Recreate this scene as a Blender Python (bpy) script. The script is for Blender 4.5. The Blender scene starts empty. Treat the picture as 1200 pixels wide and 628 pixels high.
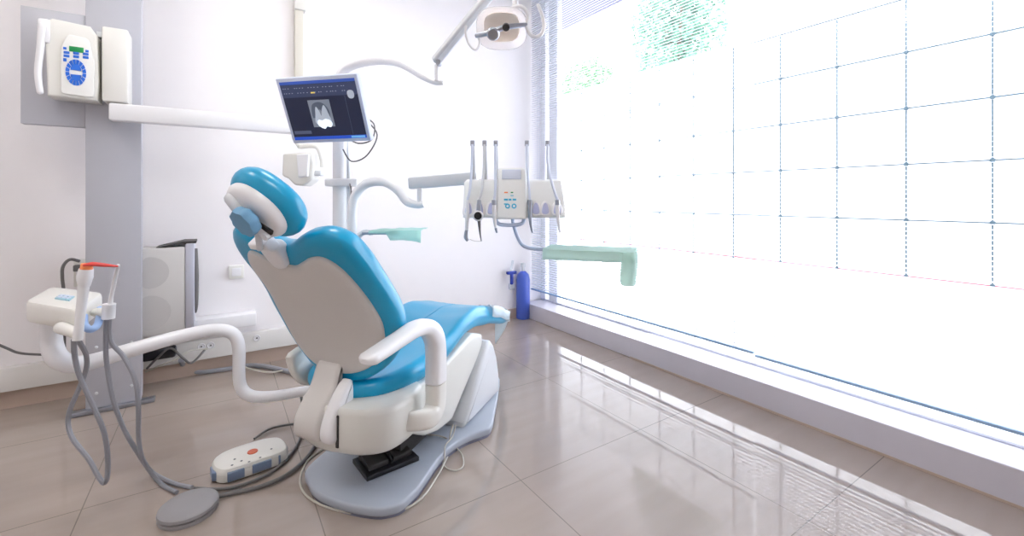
import bpy, bmesh, math, random
from mathutils import Vector, Matrix
random.seed(4)
SC = bpy.context.scene
COL = SC.collection
PI = math.pi
# ------------------------------------------------------------------ frame
F_PX = 522.0; U0 = 600.0; V0 = 232.0; H = 1.25
YAW = math.radians(33.46)
CF, SF = math.cos(YAW), math.sin(YAW)

def cw(lat, dep, z):
    """room point from: metres right of the viewer's line, metres ahead, height"""
    return Vector((dep*SF + lat*CF, dep*CF - lat*SF, z))
def at(u, v, dep):
    return cw((u-U0)/F_PX*dep, dep, H-(v-V0)/F_PX*dep)
def at_z(u, v, z):
    return at(u, v, (H-z)*F_PX/(v-V0))
def at_y(u, v, y):
    t = (u-U0)/F_PX
    return at(u, v, y/(CF-SF*t))
def at_x(u, v, x):
    t = (u-U0)/F_PX
    return at(u, v, x/(SF+CF*t))

# ------------------------------------------------------------------ materials
def srgb(r, g, b):
    f = lambda c: c/12.92 if c <= .04045 else ((c+.055)/1.055)**2.4
    return (f(r/255), f(g/255), f(b/255))
MATS = {}
def mat(name, rgb, rough=.45, metal=0, var=.04, scale=9, bump=0, coat=0, emit=0, trans=0, alpha=1, spec=.5, sub=0):
    if name in MATS: return MATS[name]
    m = bpy.data.materials.new(name); m.use_nodes = True
    nt = m.node_tree; b = nt.nodes['Principled BSDF']
    c = srgb(*rgb)
    tc = nt.nodes.new('ShaderNodeTexCoord')
    nz = nt.nodes.new('ShaderNodeTexNoise'); nz.inputs['Scale'].default_value = scale
    nz.inputs['Detail'].default_value = 3
    nt.links.new(tc.outputs['Object'], nz.inputs['Vector'])
    mx = nt.nodes.new('ShaderNodeMix'); mx.data_type = 'RGBA'
    mx.inputs[6].default_value = (*[x*(1-var) for x in c], 1)
    mx.inputs[7].default_value = (*[min(1, x*(1+var)) for x in c], 1)
    nt.links.new(nz.outputs['Fac'], mx.inputs[0])
    nt.links.new(mx.outputs[2], b.inputs['Base Color'])
    b.inputs['Roughness'].default_value = rough
    b.inputs['Metallic'].default_value = metal
    b.inputs['Coat Weight'].default_value = coat
    b.inputs['Coat Roughness'].default_value = .12
    b.inputs['Specular IOR Level'].default_value = spec
    if emit:
        nt.links.new(mx.outputs[2], b.inputs['Emission Color']); b.inputs['Emission Strength'].default_value = emit
    if trans: b.inputs['Transmission Weight'].default_value = trans
    if alpha < 1: b.inputs['Alpha'].default_value = alpha
    if bump:
        bp = nt.nodes.new('ShaderNodeBump'); bp.inputs['Strength'].default_value = bump
        n2 = nt.nodes.new('ShaderNodeTexNoise'); n2.inputs['Scale'].default_value = scale*30
        nt.links.new(tc.outputs['Object'], n2.inputs['Vector'])
        nt.links.new(n2.outputs['Fac'], bp.inputs['Height'])
        nt.links.new(bp.outputs['Normal'], b.inputs['Normal'])
    MATS[name] = m
    return m

def translucent_mat(name, rgb, fac=.5, rough=.5, clear=0):
    m = bpy.data.materials.new(name); m.use_nodes = True
    nt = m.node_tree; nt.nodes.remove(nt.nodes['Principled BSDF'])
    out = nt.nodes['Material Output']; c = (*srgb(*rgb), 1)
    tc = nt.nodes.new('ShaderNodeTexCoord')
    nz = nt.nodes.new('ShaderNodeTexNoise'); nz.inputs['Scale'].default_value = 6
    nt.links.new(tc.outputs['Object'], nz.inputs['Vector'])
    mx = nt.nodes.new('ShaderNodeMix'); mx.data_type = 'RGBA'
    mx.inputs[6].default_value = tuple(x*.94 for x in c[:3])+(1,); mx.inputs[7].default_value = c
    nt.links.new(nz.outputs['Fac'], mx.inputs[0])
    d = nt.nodes.new('ShaderNodeBsdfPrincipled'); d.inputs['Roughness'].default_value = rough
    t = nt.nodes.new('ShaderNodeBsdfTranslucent')
    nt.links.new(mx.outputs[2], d.inputs['Base Color']); nt.links.new(mx.outputs[2], t.inputs['Color'])
    ms = nt.nodes.new('ShaderNodeMixShader'); ms.inputs[0].default_value = fac
    nt.links.new(d.outputs[0], ms.inputs[1]); nt.links.new(t.outputs[0], ms.inputs[2])
    last = ms
    if clear:
        tr = nt.nodes.new('ShaderNodeBsdfTransparent'); m2 = nt.nodes.new('ShaderNodeMixShader')
        m2.inputs[0].default_value = clear
        nt.links.new(ms.outputs[0], m2.inputs[1]); nt.links.new(tr.outputs[0], m2.inputs[2]); last = m2
    nt.links.new(last.outputs[0], out.inputs['Surface'])
    MATS[name] = m
    return m

def glass_mat(name, tint=(1, 1, 1), refl=.08):
    """thin pane: what passes straight through plus a mirror share by fresnel"""
    m = bpy.data.materials.new(name); m.use_nodes = True
    nt = m.node_tree; nt.nodes.remove(nt.nodes['Principled BSDF'])
    out = nt.nodes['Material Output']
    tr = nt.nodes.new('ShaderNodeBsdfTransparent'); tr.inputs[0].default_value = (*tint, 1)
    gl = nt.nodes.new('ShaderNodeBsdfGlossy'); gl.inputs['Roughness'].default_value = .02
    lw = nt.nodes.new('ShaderNodeLayerWeight'); lw.inputs[0].default_value = .15
    mu = nt.nodes.new('ShaderNodeMath'); mu.operation = 'MULTIPLY_ADD'
    mu.inputs[1].default_value = .5; mu.inputs[2].default_value = refl*.3
    nt.links.new(lw.outputs['Fresnel'], mu.inputs[0])
    ms = nt.nodes.new('ShaderNodeMixShader')
    nt.links.new(mu.outputs[0], ms.inputs[0]); nt.links.new(tr.outputs[0], ms.inputs[1]); nt.links.new(gl.outputs[0], ms.inputs[2])
    nt.links.new(ms.outputs[0], out.inputs['Surface'])
    MATS[name] = m
    return m

def floor_mat():
    m = bpy.data.materials.new('polished_tile'); m.use_nodes = True
    nt = m.node_tree; b = nt.nodes['Principled BSDF']
    N = nt.nodes.new; L = nt.links.new
    geo = N('ShaderNodeNewGeometry'); sep = N('ShaderNodeSeparateXYZ'); L(geo.outputs['Position'], sep.inputs[0])
    def line(src, off, T):
        a = N('ShaderNodeMath'); a.operation = 'SUBTRACT'; L(src, a.inputs[0]); a.inputs[1].default_value = off
        d = N('ShaderNodeMath'); d.operation = 'DIVIDE'; L(a.outputs[0], d.inputs[0]); d.inputs[1].default_value = T
        r = N('ShaderNodeMath'); r.operation = 'ROUND'; L(d.outputs[0], r.inputs[0])
        e = N('ShaderNodeMath'); e.operation = 'SUBTRACT'; L(d.outputs[0], e.inputs[0]); L(r.outputs[0], e.inputs[1])
        f = N('ShaderNodeMath'); f.operation = 'ABSOLUTE'; L(e.outputs[0], f.inputs[0])
        g = N('ShaderNodeMath'); g.operation = 'LESS_THAN'; L(f.outputs[0], g.inputs[0]); g.inputs[1].default_value = .0021/T
        return g.outputs[0], r.outputs[0]
    gx, ix = line(sep.outputs[0], .3325+.395, .7875); 
    gx, _ = line(sep.outputs[0], .3325, .7875); gy, _ = line(sep.outputs[1], 1.625, .82)
    mxx = N('ShaderNodeMath'); mxx.operation = 'MAXIMUM'; L(gx, mxx.inputs[0]); L(gy, mxx.inputs[1])
    mp = N('ShaderNodeMapping'); mp.inputs['Scale'].default_value = (.9, 5.5, 1); L(geo.outputs['Position'], mp.inputs[0])
    nz = N('ShaderNodeTexNoise'); nz.inputs['Scale'].default_value = 1.6; nz.inputs['Detail'].default_value = 5; L(mp.outputs[0], nz.inputs['Vector'])
    cr = N('ShaderNodeMix'); cr.data_type = 'RGBA'; L(nz.outputs['Fac'], cr.inputs[0])
    cr.inputs[6].default_value = (*srgb(*FLOOR_A), 1); cr.inputs[7].default_value = (*srgb(*FLOOR_B), 1)
    c2 = N('ShaderNodeMix'); c2.data_type = 'RGBA'; L(mxx.outputs[0], c2.inputs[0]); L(cr.outputs[2], c2.inputs[6])
    c2.inputs[7].default_value = (*srgb(132, 122, 116), 1)
    L(c2.outputs[2], b.inputs['Base Color'])
    b.inputs['Roughness'].default_value = .035; b.inputs['IOR'].default_value = 1.55
    n2 = N('ShaderNodeTexNoise'); n2.inputs['Scale'].default_value = 2.5; L(geo.outputs['Position'], n2.inputs['Vector'])
    bp = N('ShaderNodeBump'); bp.inputs['Strength'].default_value = .002; bp.inputs['Distance'].default_value = .02
    L(n2.outputs['Fac'], bp.inputs['Height']); L(bp.outputs['Normal'], b.inputs['Normal'])
    return m
FLOOR_A = (158, 145, 136); FLOOR_B = (176, 163, 154)

# ------------------------------------------------------------------ mesh builder
def catmull(pts, n=6, closed=False):
    pts = [Vector(p) for p in pts]
    if len(pts) < 3 and not closed: return pts
    out = []
    m = len(pts); rng = range(m) if closed else range(m-1)
    for i in rng:
        if closed: p0, p1, p2, p3 = pts[(i-1) % m], pts[i], pts[(i+1) % m], pts[(i+2) % m]
        else: p0, p1, p2, p3 = pts[max(i-1, 0)], pts[i], pts[i+1], pts[min(i+2, m-1)]
        for k in range(n):
            t = k/n
            out.append(.5*((2*p1)+(p2-p0)*t+(2*p0-5*p1+4*p2-p3)*t*t+(3*p1-p0-3*p2+p3)*t*t*t))
    if not closed: out.append(pts[-1])
    return out

class MB:
    def __init__(s, M=None): s.bm = bmesh.new(); s.M = M
    def _v(s, p):
        p = Vector(p)
        return s.bm.verts.new(s.M @ p if s.M else p)
    def _f(s, vs):
        try: return s.bm.faces.new(vs)
        except ValueError: return None
    def box(s, c, d, rz=0, bev=0, R=None, seg=2):
        R = R if R else Matrix.Rotation(rz, 3, 'Z')
        c = Vector(c); b = bmesh.new(); bmesh.ops.create_cube(b, size=1)
        for v in b.verts: v.co = Vector((v.co.x*d[0], v.co.y*d[1], v.co.z*d[2]))
        if bev: bmesh.ops.bevel(b, geom=b.edges[:], offset=bev, segments=seg, profile=.5, affect='EDGES')
        mp = {v: s._v(c + R @ v.co) for v in b.verts}
        for f in b.faces: s._f([mp[v] for v in f.verts])
        b.free(); return s
    def rings(s, rr, cap0=True, cap1=True, closed=False):
        vs = [[s._v(p) for p in r] for r in rr]
        n = len(rr[0]); K = len(vs)
        for i in range(K if closed else K-1):
            a, b = vs[i], vs[(i+1) % K]
            for j in range(n):
                s._f([a[j], a[(j+1) % n], b[(j+1) % n], b[j]])
        if not closed:
            if cap0: s._f(list(reversed(vs[0])))
            if cap1: s._f(vs[-1])
        return s
    def tube(s, pts, r, seg=12, smooth=6, closed=False, flat=1, rnd=False):
        """round bar along a smoothed path; r may be a list of radii, one per given point"""
        n0 = len(pts)
        rs = list(r) if isinstance(r, (list, tuple)) else [r]*n0
        if smooth > 1 and (n0 > 2 or closed):
            P = catmull(pts, smooth, closed)
            R = []
            for i in range(n0 if closed else n0-1):
                for k in range(smooth):
                    t = k/smooth; R.append(rs[i]*(1-t)+rs[(i+1) % n0]*t)
            if not closed: R.append(rs[-1])
        else: P = [Vector(p) for p in pts]; R = rs
        K = len(P); rr = []; up = None
        for i in range(K):
            if closed: d = P[(i+1) % K]-P[i-1]
            else: d = P[min(i+1, K-1)]-P[max(i-1, 0)]
            if d.length < 1e-9: d = Vector((0, 0, 1))
            d.normalize()
            if up is None: up = d.orthogonal().normalized()
            up = (up-d*up.dot(d))
            if up.length < 1e-6: up = d.orthogonal()
            up.normalize(); sd = d.cross(up)
            rr.append([P[i]+(up*math.cos(a)+sd*math.sin(a)*flat)*R[i] for a in (2*PI*k/seg for k in range(seg))])
        if rnd and not closed:
            d = (P[0]-P[1]).normalized(); e = (P[-1]-P[-2]).normalized()
            rr = [[P[0]+(q-P[0])*.3+d*R[0]*.9 for q in rr[0]], [P[0]+(q-P[0])*.8+d*R[0]*.55 for q in rr[0]]]+rr+[[P[-1]+(q-P[-1])*.8+e*R[-1]*.55 for q in rr[-1]], [P[-1]+(q-P[-1])*.3+e*R[-1]*.9 for q in rr[-1]]]
        return s.rings(rr, closed=closed)
    def lathe(s, prof, org, ax=(0, 0, 1), seg=24, sx=1):
        """prof: (radius, height along ax)"""
        ax = Vector(ax).normalized(); a = ax.orthogonal().normalized(); b = ax.cross(a); org = Vector(org)
        rr = [[org+ax*h+(a*math.cos(t)*sx+b*math.sin(t))*max(r, 1e-5) for t in (2*PI*k/seg for k in range(seg))] for r, h in prof]
        return s.rings(rr)
    def prism(s, poly, f, d0, d1, bev=0, seg=3):
        """poly: 2D outline, f(a, b, depth) -> point; from depth d0 to d1, rims eased by bev"""
        poly = [Vector((p[0], p[1])) for p in poly]; n = len(poly)
        area = sum(poly[i].x*poly[(i+1) % n].y-poly[(i+1) % n].x*poly[i].y for i in range(n))
        if area < 0: poly.reverse()
        nr = []
        for i in range(n):
            e0 = (poly[i]-poly[i-1]).normalized(); e1 = (poly[(i+1) % n]-poly[i]).normalized()
            m = Vector((e0.y+e1.y, -(e0.x+e1.x)))
            m = m.normalized() if m.length > 1e-6 else Vector((e0.y, -e0.x))
            k = 1/max(.5, m.dot(Vector((e1.y, -e1.x)))); nr.append(m*k)
        lv = []
        sg = 1 if d1 > d0 else -1
        if bev:
            for k in range(seg+1):
                a = PI/2*k/seg; lv.append((bev*(1-math.sin(a)), d0+sg*bev*(1-math.cos(a))))
            for k in range(seg, -1, -1):
                a = PI/2*k/seg; lv.append((bev*(1-math.sin(a)), d1-sg*bev*(1-math.cos(a))))
        else: lv = [(0, d0), (0, d1)]
        rr = [[f(poly[i].x-nr[i].x*ins, poly[i].y-nr[i].y*ins, d) for i in range(n)] for ins, d in lv]
        return s.rings(rr)
    def pad(s, outline, cen, prof, f):
        """cushion: outline 2D; prof = [(inset toward centre as absolute, scale, depth)], closes at centre both ends"""
        cen = Vector(cen); out = [Vector(p) for p in outline]
        rr = []
        for ins, sc, d in prof:
            r = []
            for p in out:
                q = p-cen; L = q.length
                q = q*(max(L-ins, .001)/L)*sc
                r.append(f(cen.x+q.x, cen.y+q.y, d))
            rr.append(r)
        return s.rings(rr)
    def build(s, name, m, parent=None, smooth=True, sub=0, bevel=0, loc=None, angle=40):
        bmesh.ops.recalc_face_normals(s.bm, faces=s.bm.faces[:])
        me = bpy.data.meshes.new(name)
        if parent is not None: org = ORG[parent.name]
        else:
            if loc is None:
                vs = [v.co for v in s.bm.verts]
                loc = Vector(((min(v.x for v in vs)+max(v.x for v in vs))/2, (min(v.y for v in vs)+max(v.y for v in vs))/2, min(v.z for v in vs)))
            org = Vector(loc)
        bmesh.ops.translate(s.bm, verts=s.bm.verts[:], vec=-org)
        if smooth:
            for f in s.bm.faces: f.smooth = True
        s.bm.to_mesh(me); s.bm.free()
        if smooth:
            try: me.set_sharp_from_angle(angle=math.radians(angle))
            except Exception: pass
        me.materials.append(m)
        o = bpy.data.objects.new(name, me); COL.objects.link(o)
        if parent is not None: o.parent = parent
        else: o.location = org
        ORG[o.name] = org
        if bevel:
            b = o.modifiers.new('bevel', 'BEVEL'); b.width = bevel; b.segments = 2; b.limit_method = 'ANGLE'
        if sub:
            b = o.modifiers.new('subdivision', 'SUBSURF'); b.levels = sub; b.render_levels = sub
        return o
ORG = {}
def thing(name, loc, label, cat, group=None):
    o = bpy.data.objects.new(name, None); COL.objects.link(o); o.location = loc
    o.empty_display_size = .1
    ORG[o.name] = Vector(loc); return tag(o, label, cat, group)
def tag(o, label, cat, group=None, kind=None):
    o['label'] = label; o['category'] = cat
    if group: o['group'] = group
    if kind: o['kind'] = kind
    return o
def struct(o): o['kind'] = 'structure'; return o

# materials
M_WALL = mat('wall_paint', (243, 240, 241), .6, var=.01)
M_CEIL = mat('ceiling_paint', (235, 232, 230), .7, var=.01)
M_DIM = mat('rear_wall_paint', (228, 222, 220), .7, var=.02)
M_SKIRT = mat('skirting_tile', (190, 170, 156), .35, var=.05)
M_CURB = mat('sill_stone', (206, 203, 212), .3, var=.03)
M_WHITE = mat('white_plastic', (238, 238, 240), .3, coat=.3, var=.01)
M_CREAM = mat('cream_plastic', (232, 231, 225), .35, coat=.2, var=.015)
M_SHELL = mat('backrest_shell', (214, 211, 207), .38, coat=.15, var=.015)
M_BODY = mat('chair_body', (222, 222, 216), .32, coat=.3, var=.015)
M_GREYP = mat('light_grey_plastic', (214, 217, 221), .35, coat=.2, var=.015)
M_BLUE = mat('turquoise_vinyl', (0, 158, 204), .33, var=.03, bump=.03, coat=.25)
M_KNOB = mat('slate_blue_plastic', (110, 160, 195), .5, var=.02)
M_BLUEG = mat('pale_blue_plastic', (214, 222, 238), .35, var=.02)
M_PLATE = mat('base_plate', (172, 180, 192), .35, coat=.2, var=.02)
M_PLATE_E = mat('base_edge', (120, 122, 140), .5, var=.02)
M_BLACK = mat('black_rubber', (26, 27, 34), .4, var=.1)
M_DARK = mat('dark_recess', (52, 50, 50), .6, var=.05)
M_STEEL = mat('brushed_steel', (170, 174, 184), .3, metal=.9, var=.05)
M_COL = mat('grey_painted_metal', (186, 187, 195), .45, var=.02)
M_HOSE = mat('grey_hose', (150, 152, 160), .5, var=.03)
M_CABLE = mat('grey_cable', (108, 106, 106), .5, var=.05)
M_THIN = mat('pale_cable', (196, 192, 182), .5, var=.03)
M_PC = mat('computer_case', (200, 198, 196), .5, var=.02)
M_SILVER = mat('silver_plastic', (196, 198, 210), .3, metal=.4, var=.02)
M_BLUEC = mat('blue_cylinder_paint', (72, 102, 205), .3, coat=.3, var=.04)
M_NAVY = mat('navy_cap', (20, 50, 160), .35, var=.04)
M_RED = mat('red_plastic', (225, 70, 60), .4, var=.03)
M_ORANGE = mat('orange_plastic', (255, 150, 90), .4, var=.06)
M_ORB = mat('orange_button', (215, 110, 80), .45, var=.04)
M_DUCT = mat('duct_plastic', (226, 224, 220), .4, var=.01)
M_BTN = mat('blue_keys', (40, 110, 215), .4, var=.03)
M_GREEN = mat('green_display', (30, 150, 80), .3, var=.03)
M_PEDAL = mat('pedal_grey', (150, 148, 150), .5, var=.04)
M_PEDB = mat('pedal_button', (124, 142, 170), .4, var=.06)
M_DUCT2 = mat('ivory_pole', (220, 216, 204), .4, var=.01)
M_DRAPE = translucent_mat('mint_paper', (230, 250, 243), .6, .6)
M_DRAPE2 = translucent_mat('teal_film', (205, 248, 240), .5, .35, clear=.25)
M_FILM = translucent_mat('clear_film', (235, 246, 250), .3, .15, clear=.35)
M_SLAT = translucent_mat('slat_white', (226, 230, 240), .25, .4)
M_RAIL = mat('blind_rail', (150, 180, 212), .4, var=.02)
M_GLASS = glass_mat('window_glass')
M_CLEAR = glass_mat('clear_plastic', (.93, .96, .98), .3)
M_FRAME = mat('window_frame_paint', (246, 247, 250), .4, var=.01)

# ------------------------------------------------------------------ the room
WX = 2.70; BY = 3.87; CZ = 3.6
XL = -2.6; YR = -1.9
b = MB(); b.box(((XL+3.0)/2, (YR+BY+.1)/2, -.05), (3.0-XL, BY+.1-YR, .1)); struct(b.build('floor', floor_mat(), smooth=False))
b = MB(); b.box(((XL+3.0)/2, (YR+BY+.1)/2, CZ+.05), (3.2-XL, BY+.3-YR, .1)); struct(b.build('ceiling', M_CEIL, smooth=False))
b = MB(); b.box(((XL+3.1)/2, BY+.06, CZ/2), (3.1-XL, .12, CZ)); struct(b.build('wall_back', M_WALL, smooth=False))
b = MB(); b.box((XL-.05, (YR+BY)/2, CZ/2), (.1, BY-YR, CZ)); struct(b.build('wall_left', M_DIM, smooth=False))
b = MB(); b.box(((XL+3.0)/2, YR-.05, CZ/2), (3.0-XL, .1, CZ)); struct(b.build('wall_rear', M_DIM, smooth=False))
YW0 = .12
b = MB(); b.box((2.85, (YR+YW0)/2, CZ/2), (.3, YW0-YR, CZ)); struct(b.build('wall_right', M_WALL, smooth=False))  # unseen wall stretch, placed to keep window light off the near floor
# curb under the window with its joint
b = MB()
YJ = at_z(746, 417, 0).y
b.box((2.86, (YJ+BY)/2+.0, .076), (.32, BY-YJ-.004, .152), bev=.004)
b.box((2.853, (YW0+YJ)/2, .078), (.32, YJ-YW0-.004, .156), bev=.004)
struct(b.build('trim_1', M_CURB, smooth=False))
b = MB(); b.box((2.697, (YW0+YJ)/2, .006), (.012, YJ-YW0, .012)); struct(b.build('trim_2', M_SKIRT, smooth=False))
# skirting of the back wall
b = MB(); b.box(((XL+2.7)/2, BY-.006, .05), (2.7-XL, .012, .10)); struct(b.build('baseboard_back', M_SKIRT, smooth=False))
# window: frame, mullion and panes
wz0 = .154
fr = MB()
fr.box((2.965, BY-.04, (wz0+CZ)/2), (.07, .08, CZ-wz0), bev=.004)
fr.box((2.965, YW0+.03, (wz0+CZ)/2), (.07, .06, CZ-wz0), bev=.004)
fr.box((2.965, (YW0+BY)/2, wz0+.01), (.07, BY-YW0-.1, .016), bev=.004)
fr.box((2.965, (YW0+BY)/2, CZ-.03), (.07, BY-YW0-.1, .06), bev=.004)
w = struct(fr.build('window_1', M_FRAME, smooth=False))
mu = MB(); mu.box((2.965, 3.66, (wz0+CZ)/2), (.066, .14, CZ-wz0-.04), bev=.004); mu.build('mullion', M_WHITE, w, smooth=False)
for y0, y1 in ((YW0+.06, 3.59), (3.73, BY-.08)):
    g = MB(); g.box((2.965, (y0+y1)/2, (wz0+CZ)/2), (.006, y1-y0, CZ-wz0-.08)); g.build('glass_pane', M_GLASS, w, smooth=False)

# blinds
def blind(y0, y1, zb, label):
    t = thing('venetian_blind', (2.79, (y0+y1)/2, zb), label, 'blind', 'venetian blinds on the window')
    s = MB(); z = zb+.03; tilt = math.radians(-8)
    R = Matrix.Rotation(tilt, 3, 'Y')
    while z < CZ-.06:
        s.box((2.79, (y0+y1)/2, z), (.024, y1-y0, .0009), R=R); z += .0225
    s.build('slats', M_SLAT, t, smooth=False)
    r = MB(); r.box((2.79, (y0+y1)/2, zb), (.026, y1-y0, .016), bev=.004); r.build('bottom_rail', M_RAIL, t)
    h = MB(); h.box((2.79, (y0+y1)/2, CZ-.025), (.04, y1-y0, .045), bev=.003); h.build('head_rail', M_WHITE, t)
    n = max(2, int((y1-y0)/.8)+1)
    for i in range(n):
        y = y0+.12+(y1-y0-.24)*i/(n-1)
        c = MB(); c.tube([(2.777, y, zb), (2.777, y, CZ-.04)], .0012, seg=6); c.tube([(2.803, y, zb), (2.803, y, CZ-.04)], .0012, seg=6)
        c.build('ladder_cord', M_BLUEG, t)
blind(1.485, 3.84, .285, 'white venetian blind with thick pale blue bottom rail, reaching into the room corner')
blind(YW0+.02, 1.475, .272, 'white venetian blind nearest the viewer, hanging over the pane away from the corner')

# unseen ceiling panels, added as fill light for the room
M_FILL = mat('fill_diffuser', (255, 250, 246), .5, emit=1.0)
FILL_E = 20.0
MATS['fill_diffuser'].node_tree.nodes['Principled BSDF'].inputs['Emission Strength'].default_value = FILL_E
for x, y in ((-1.4, 1.9), (.6, 2.4), (-.2, .3)):
    t = thing('fill_panel', (x, y, CZ-.05), 'unseen square white fill panel added above the treatment room', 'ceiling light', 'added fill light panels')
    f = MB(); f.box((x, y, CZ-.012), (.62, .62, .024), bev=.003); f.build('frame', M_WHITE, t)
    d = MB(); d.box((x, y, CZ-.03), (.56, .56, .012)); d.build('diffuser', M_FILL, t, smooth=False)

# ------------------------------------------------------------------ outside
M_GROUND = mat('pale_paving', (225, 225, 222), .8, var=.03)
b = MB(); b.box((12, 4, -.12), (18, 40, .1)); struct(b.build('ground', M_GROUND, smooth=False))
M_PANEL = mat('white_panel', (244, 246, 246), .6, var=.01)
M_JOINT = mat('teal_joint', (52, 72, 82), .5, var=.05)
M_RJOINT = mat('red_joint', (190, 60, 70), .5, var=.05)  # teal and red imitate optical colour fringing, put into the joint colours
FX = 6.0
fence = thing('boundary_wall', (FX, 5, -.07), 'white panelled boundary wall with dark grid joints beyond the window', 'wall')
ys = [FX*(.1652+.1040*k) for k in range(-2, 15)]
zs = [H+FX*q for q in (-.1365, -.0386, .0588, .1563, .2545, .349)]
b = MB(); b.box((FX+.10, (ys[0]+ys[-1])/2, (zs[-1]-.07)/2), (.16, ys[-1]-ys[0]+.4, zs[-1]+.07)); b.build('panel_face', M_PANEL, fence, smooth=False)
for k, y in enumerate(ys):
    b = MB(); b.box((FX+.012, y, (zs[0]+zs[-1])/2), (.012, .012, zs[-1]-zs[0]))
    for z in zs[:-1]: b.lathe([(.0, 0), (.022, .0), (.018, .012), (0, .014)], (FX+.01, y, z), (-1, 0, 0), seg=10)
    b.build('vertical_joint', M_JOINT, fence)
for z in zs:
    b = MB(); b.box((FX+.013, (ys[0]+ys[-1])/2, z), (.012, ys[-1]-ys[0], .013)); b.build('horizontal_joint', M_RJOINT if z == zs[0] else M_JOINT, fence)
b = MB(); b.box((FX+.1, (ys[0]+ys[-1])/2, zs[-1]+.02), (.2, ys[-1]-ys[0]+.4, .04)); b.build('coping', M_PANEL, fence, smooth=False)
# eave of the building above the window
M_EAVE = mat('eave_shade_tone', (76, 72, 112), .6, var=.03)  # shade under the eave is put into this dark purple colour
b = MB(); b.box((3.32, 4.2, 3.42), (.6, 9, .12)); o = b.build('roof_eave', M_EAVE, smooth=False)
tag(o, 'roof eave coloured purple grey for its shade, outside above the window in the room corner', 'eave')
M_LEAF = [mat('leaf_pale', (120, 160, 120), .6, var=.2), mat('leaf_mid', (104, 148, 126), .6, var=.2)]
M_BARK = mat('bark', (120, 100, 84), .8, var=.2)
def tree(x, y, z0, rx, rz, n, label, mi, trunk):
    t = thing('garden_tree', (x, y, -.07), label, 'tree', 'trees beyond the boundary wall')
    f = MB(); rnd = random.Random(int(x*31+y*7))
    for i in range(n):
        a = rnd.random()*2*PI; e = math.acos(2*rnd.random()-1); r = rnd.random()**.4
        c = Vector((x+rx*r*math.sin(e)*math.cos(a), y+rx*r*math.sin(e)*math.sin(a), z0+rz*r*math.cos(e)))
        q = Matrix.Rotation(rnd.random()*6.3, 3, Vector((rnd.random()-.5, rnd.random()-.5, rnd.random()-.5)).normalized())
        s = .05+.07*rnd.random()
        f.rings([[c+q@Vector((s*px, s*py, pz*s)) for px, py, pz in ((-1, 0, 0), (0, .45, .1), (1, 0, 0), (0, -.45, .1))]], cap1=False)
    f.build('foliage', M_LEAF[mi], t)
    b = MB(); b.tube([(x, y, -.07), (x+.08, y, z0*.5), (x, y, z0)], [trunk, trunk*.8, trunk*.4])
    for k in range(5):
        a = k*1.3; b.tube([(x, y, z0*.75), (x+rx*.3*math.cos(a), y+rx*.3*math.sin(a), z0), (x+rx*.6*math.cos(a), y+rx*.6*math.sin(a), z0+rz*.4)], [trunk*.4, trunk*.3, trunk*.1], seg=6)
    b.build('trunk', M_BARK, t)
p = at_x(690, 100, 9.0); tree(p.x, p.y, p.z-.2, 1.0, 1.0, 1700, 'small round pale green tree beyond the boundary wall, nearer the room corner', 0, .08)
p = at_x(795, 40, 8.2); tree(p.x, p.y, p.z, .95, 1.6, 3000, 'tall bluish green tree rising above the boundary wall', 1, .1)

# ------------------------------------------------------------------ grey mounting column
mc = at_y(133, 300, 3.50)
x0 = at_y(100, 300, 3.50).x; x1 = at_y(165.5, 300, 3.50).x
t = thing('mounting_column', ((x0+x1)/2, 3.55, 0), 'tall flat grey metal column standing on a foot plate in front of the wall', 'column')
b = MB(); b.box(((x0+x1)/2, 3.54, CZ/2+.01), (x1-x0, .08, CZ-.03), bev=.004); b.build('column_panel', M_COL, t)
xa = at_y(24, 70, 3.52).x; za = at_y(24, 5, 3.50).z; zb = at_y(24, 144, 3.50).z
b = MB(); b.box(((xa+x0)/2, 3.54, (za+zb)/2), (x0-xa-.004, .06, za-zb), bev=.003); b.build('side_plate', M_COL, t)
pa = at_z(90, 487, .01); pb = at_z(178, 468, .01)
b = MB(); b.box(((x0+x1)/2, 3.505, .014), (x1-x0+.13, .055, .024), bev=.004); b.build('foot_plate', M_STEEL, t)
for u, v in ((113, 407), (154, 401), (113, 461), (154, 452)):
    q = at_y(u, v, 3.50)
    b = MB(); b.lathe([(.0, 0), (.009, 0), (.009, .002), (.005, .005), (0, .006)], q, (0, -1, 0), seg=12); b.build('bolt', M_GREYP, t)

# x-ray control unit on the column
YC = 3.36
def yq(u, v, y=YC): return at_y(u, v, y)
pl = yq(52, 70).x; pr = yq(114, 70).x; pz0 = yq(80, 114).z; pz1 = yq(80, 24).z
t = thing('xray_control_unit', ((pl+pr)/2, YC+.07, pz0), 'white x-ray control unit with blue round keypad on the grey side plate', 'control unit')
def fY(y0):
    return lambda a, c, d: Vector((a, y0+d, c))
def sub2(pl_, r_=.02, n_=4):
    out = []
    for i in range(len(pl_)):
        a, b_, c_ = Vector(pl_[i-1]), Vector(pl_[i]), Vector(pl_[(i+1) % len(pl_)])
        p_ = b_+(a-b_).normalized()*r_; q_ = b_+(c_-b_).normalized()*r_
        for k in range(n_+1):
            t_ = k/n_; out.append(tuple((1-t_)**2*p_+2*t_*(1-t_)*b_+t_*t_*q_))
    return out
ol = [(pl+.01, pz0), (pr-.0, pz0-.005), (pr+.006, pz0+.1), (pr+.0, pz1-.06), (pr-.03, pz1-.012), (pl+.03, pz1), (pl, pz1-.02)]
b = MB(); b.prism(ol, fY(YC), .145, .0, bev=.012); b.build('housing', M_CREAM, t)
inset = sub2([(pl+.062, pz0+.015), (pr-.012, pz0+.008), (pr-.010, pz0+.21), (pr-.035, pz1-.085), (pl+.09, pz1-.075), (pl+.064, pz1-.15)])
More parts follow.
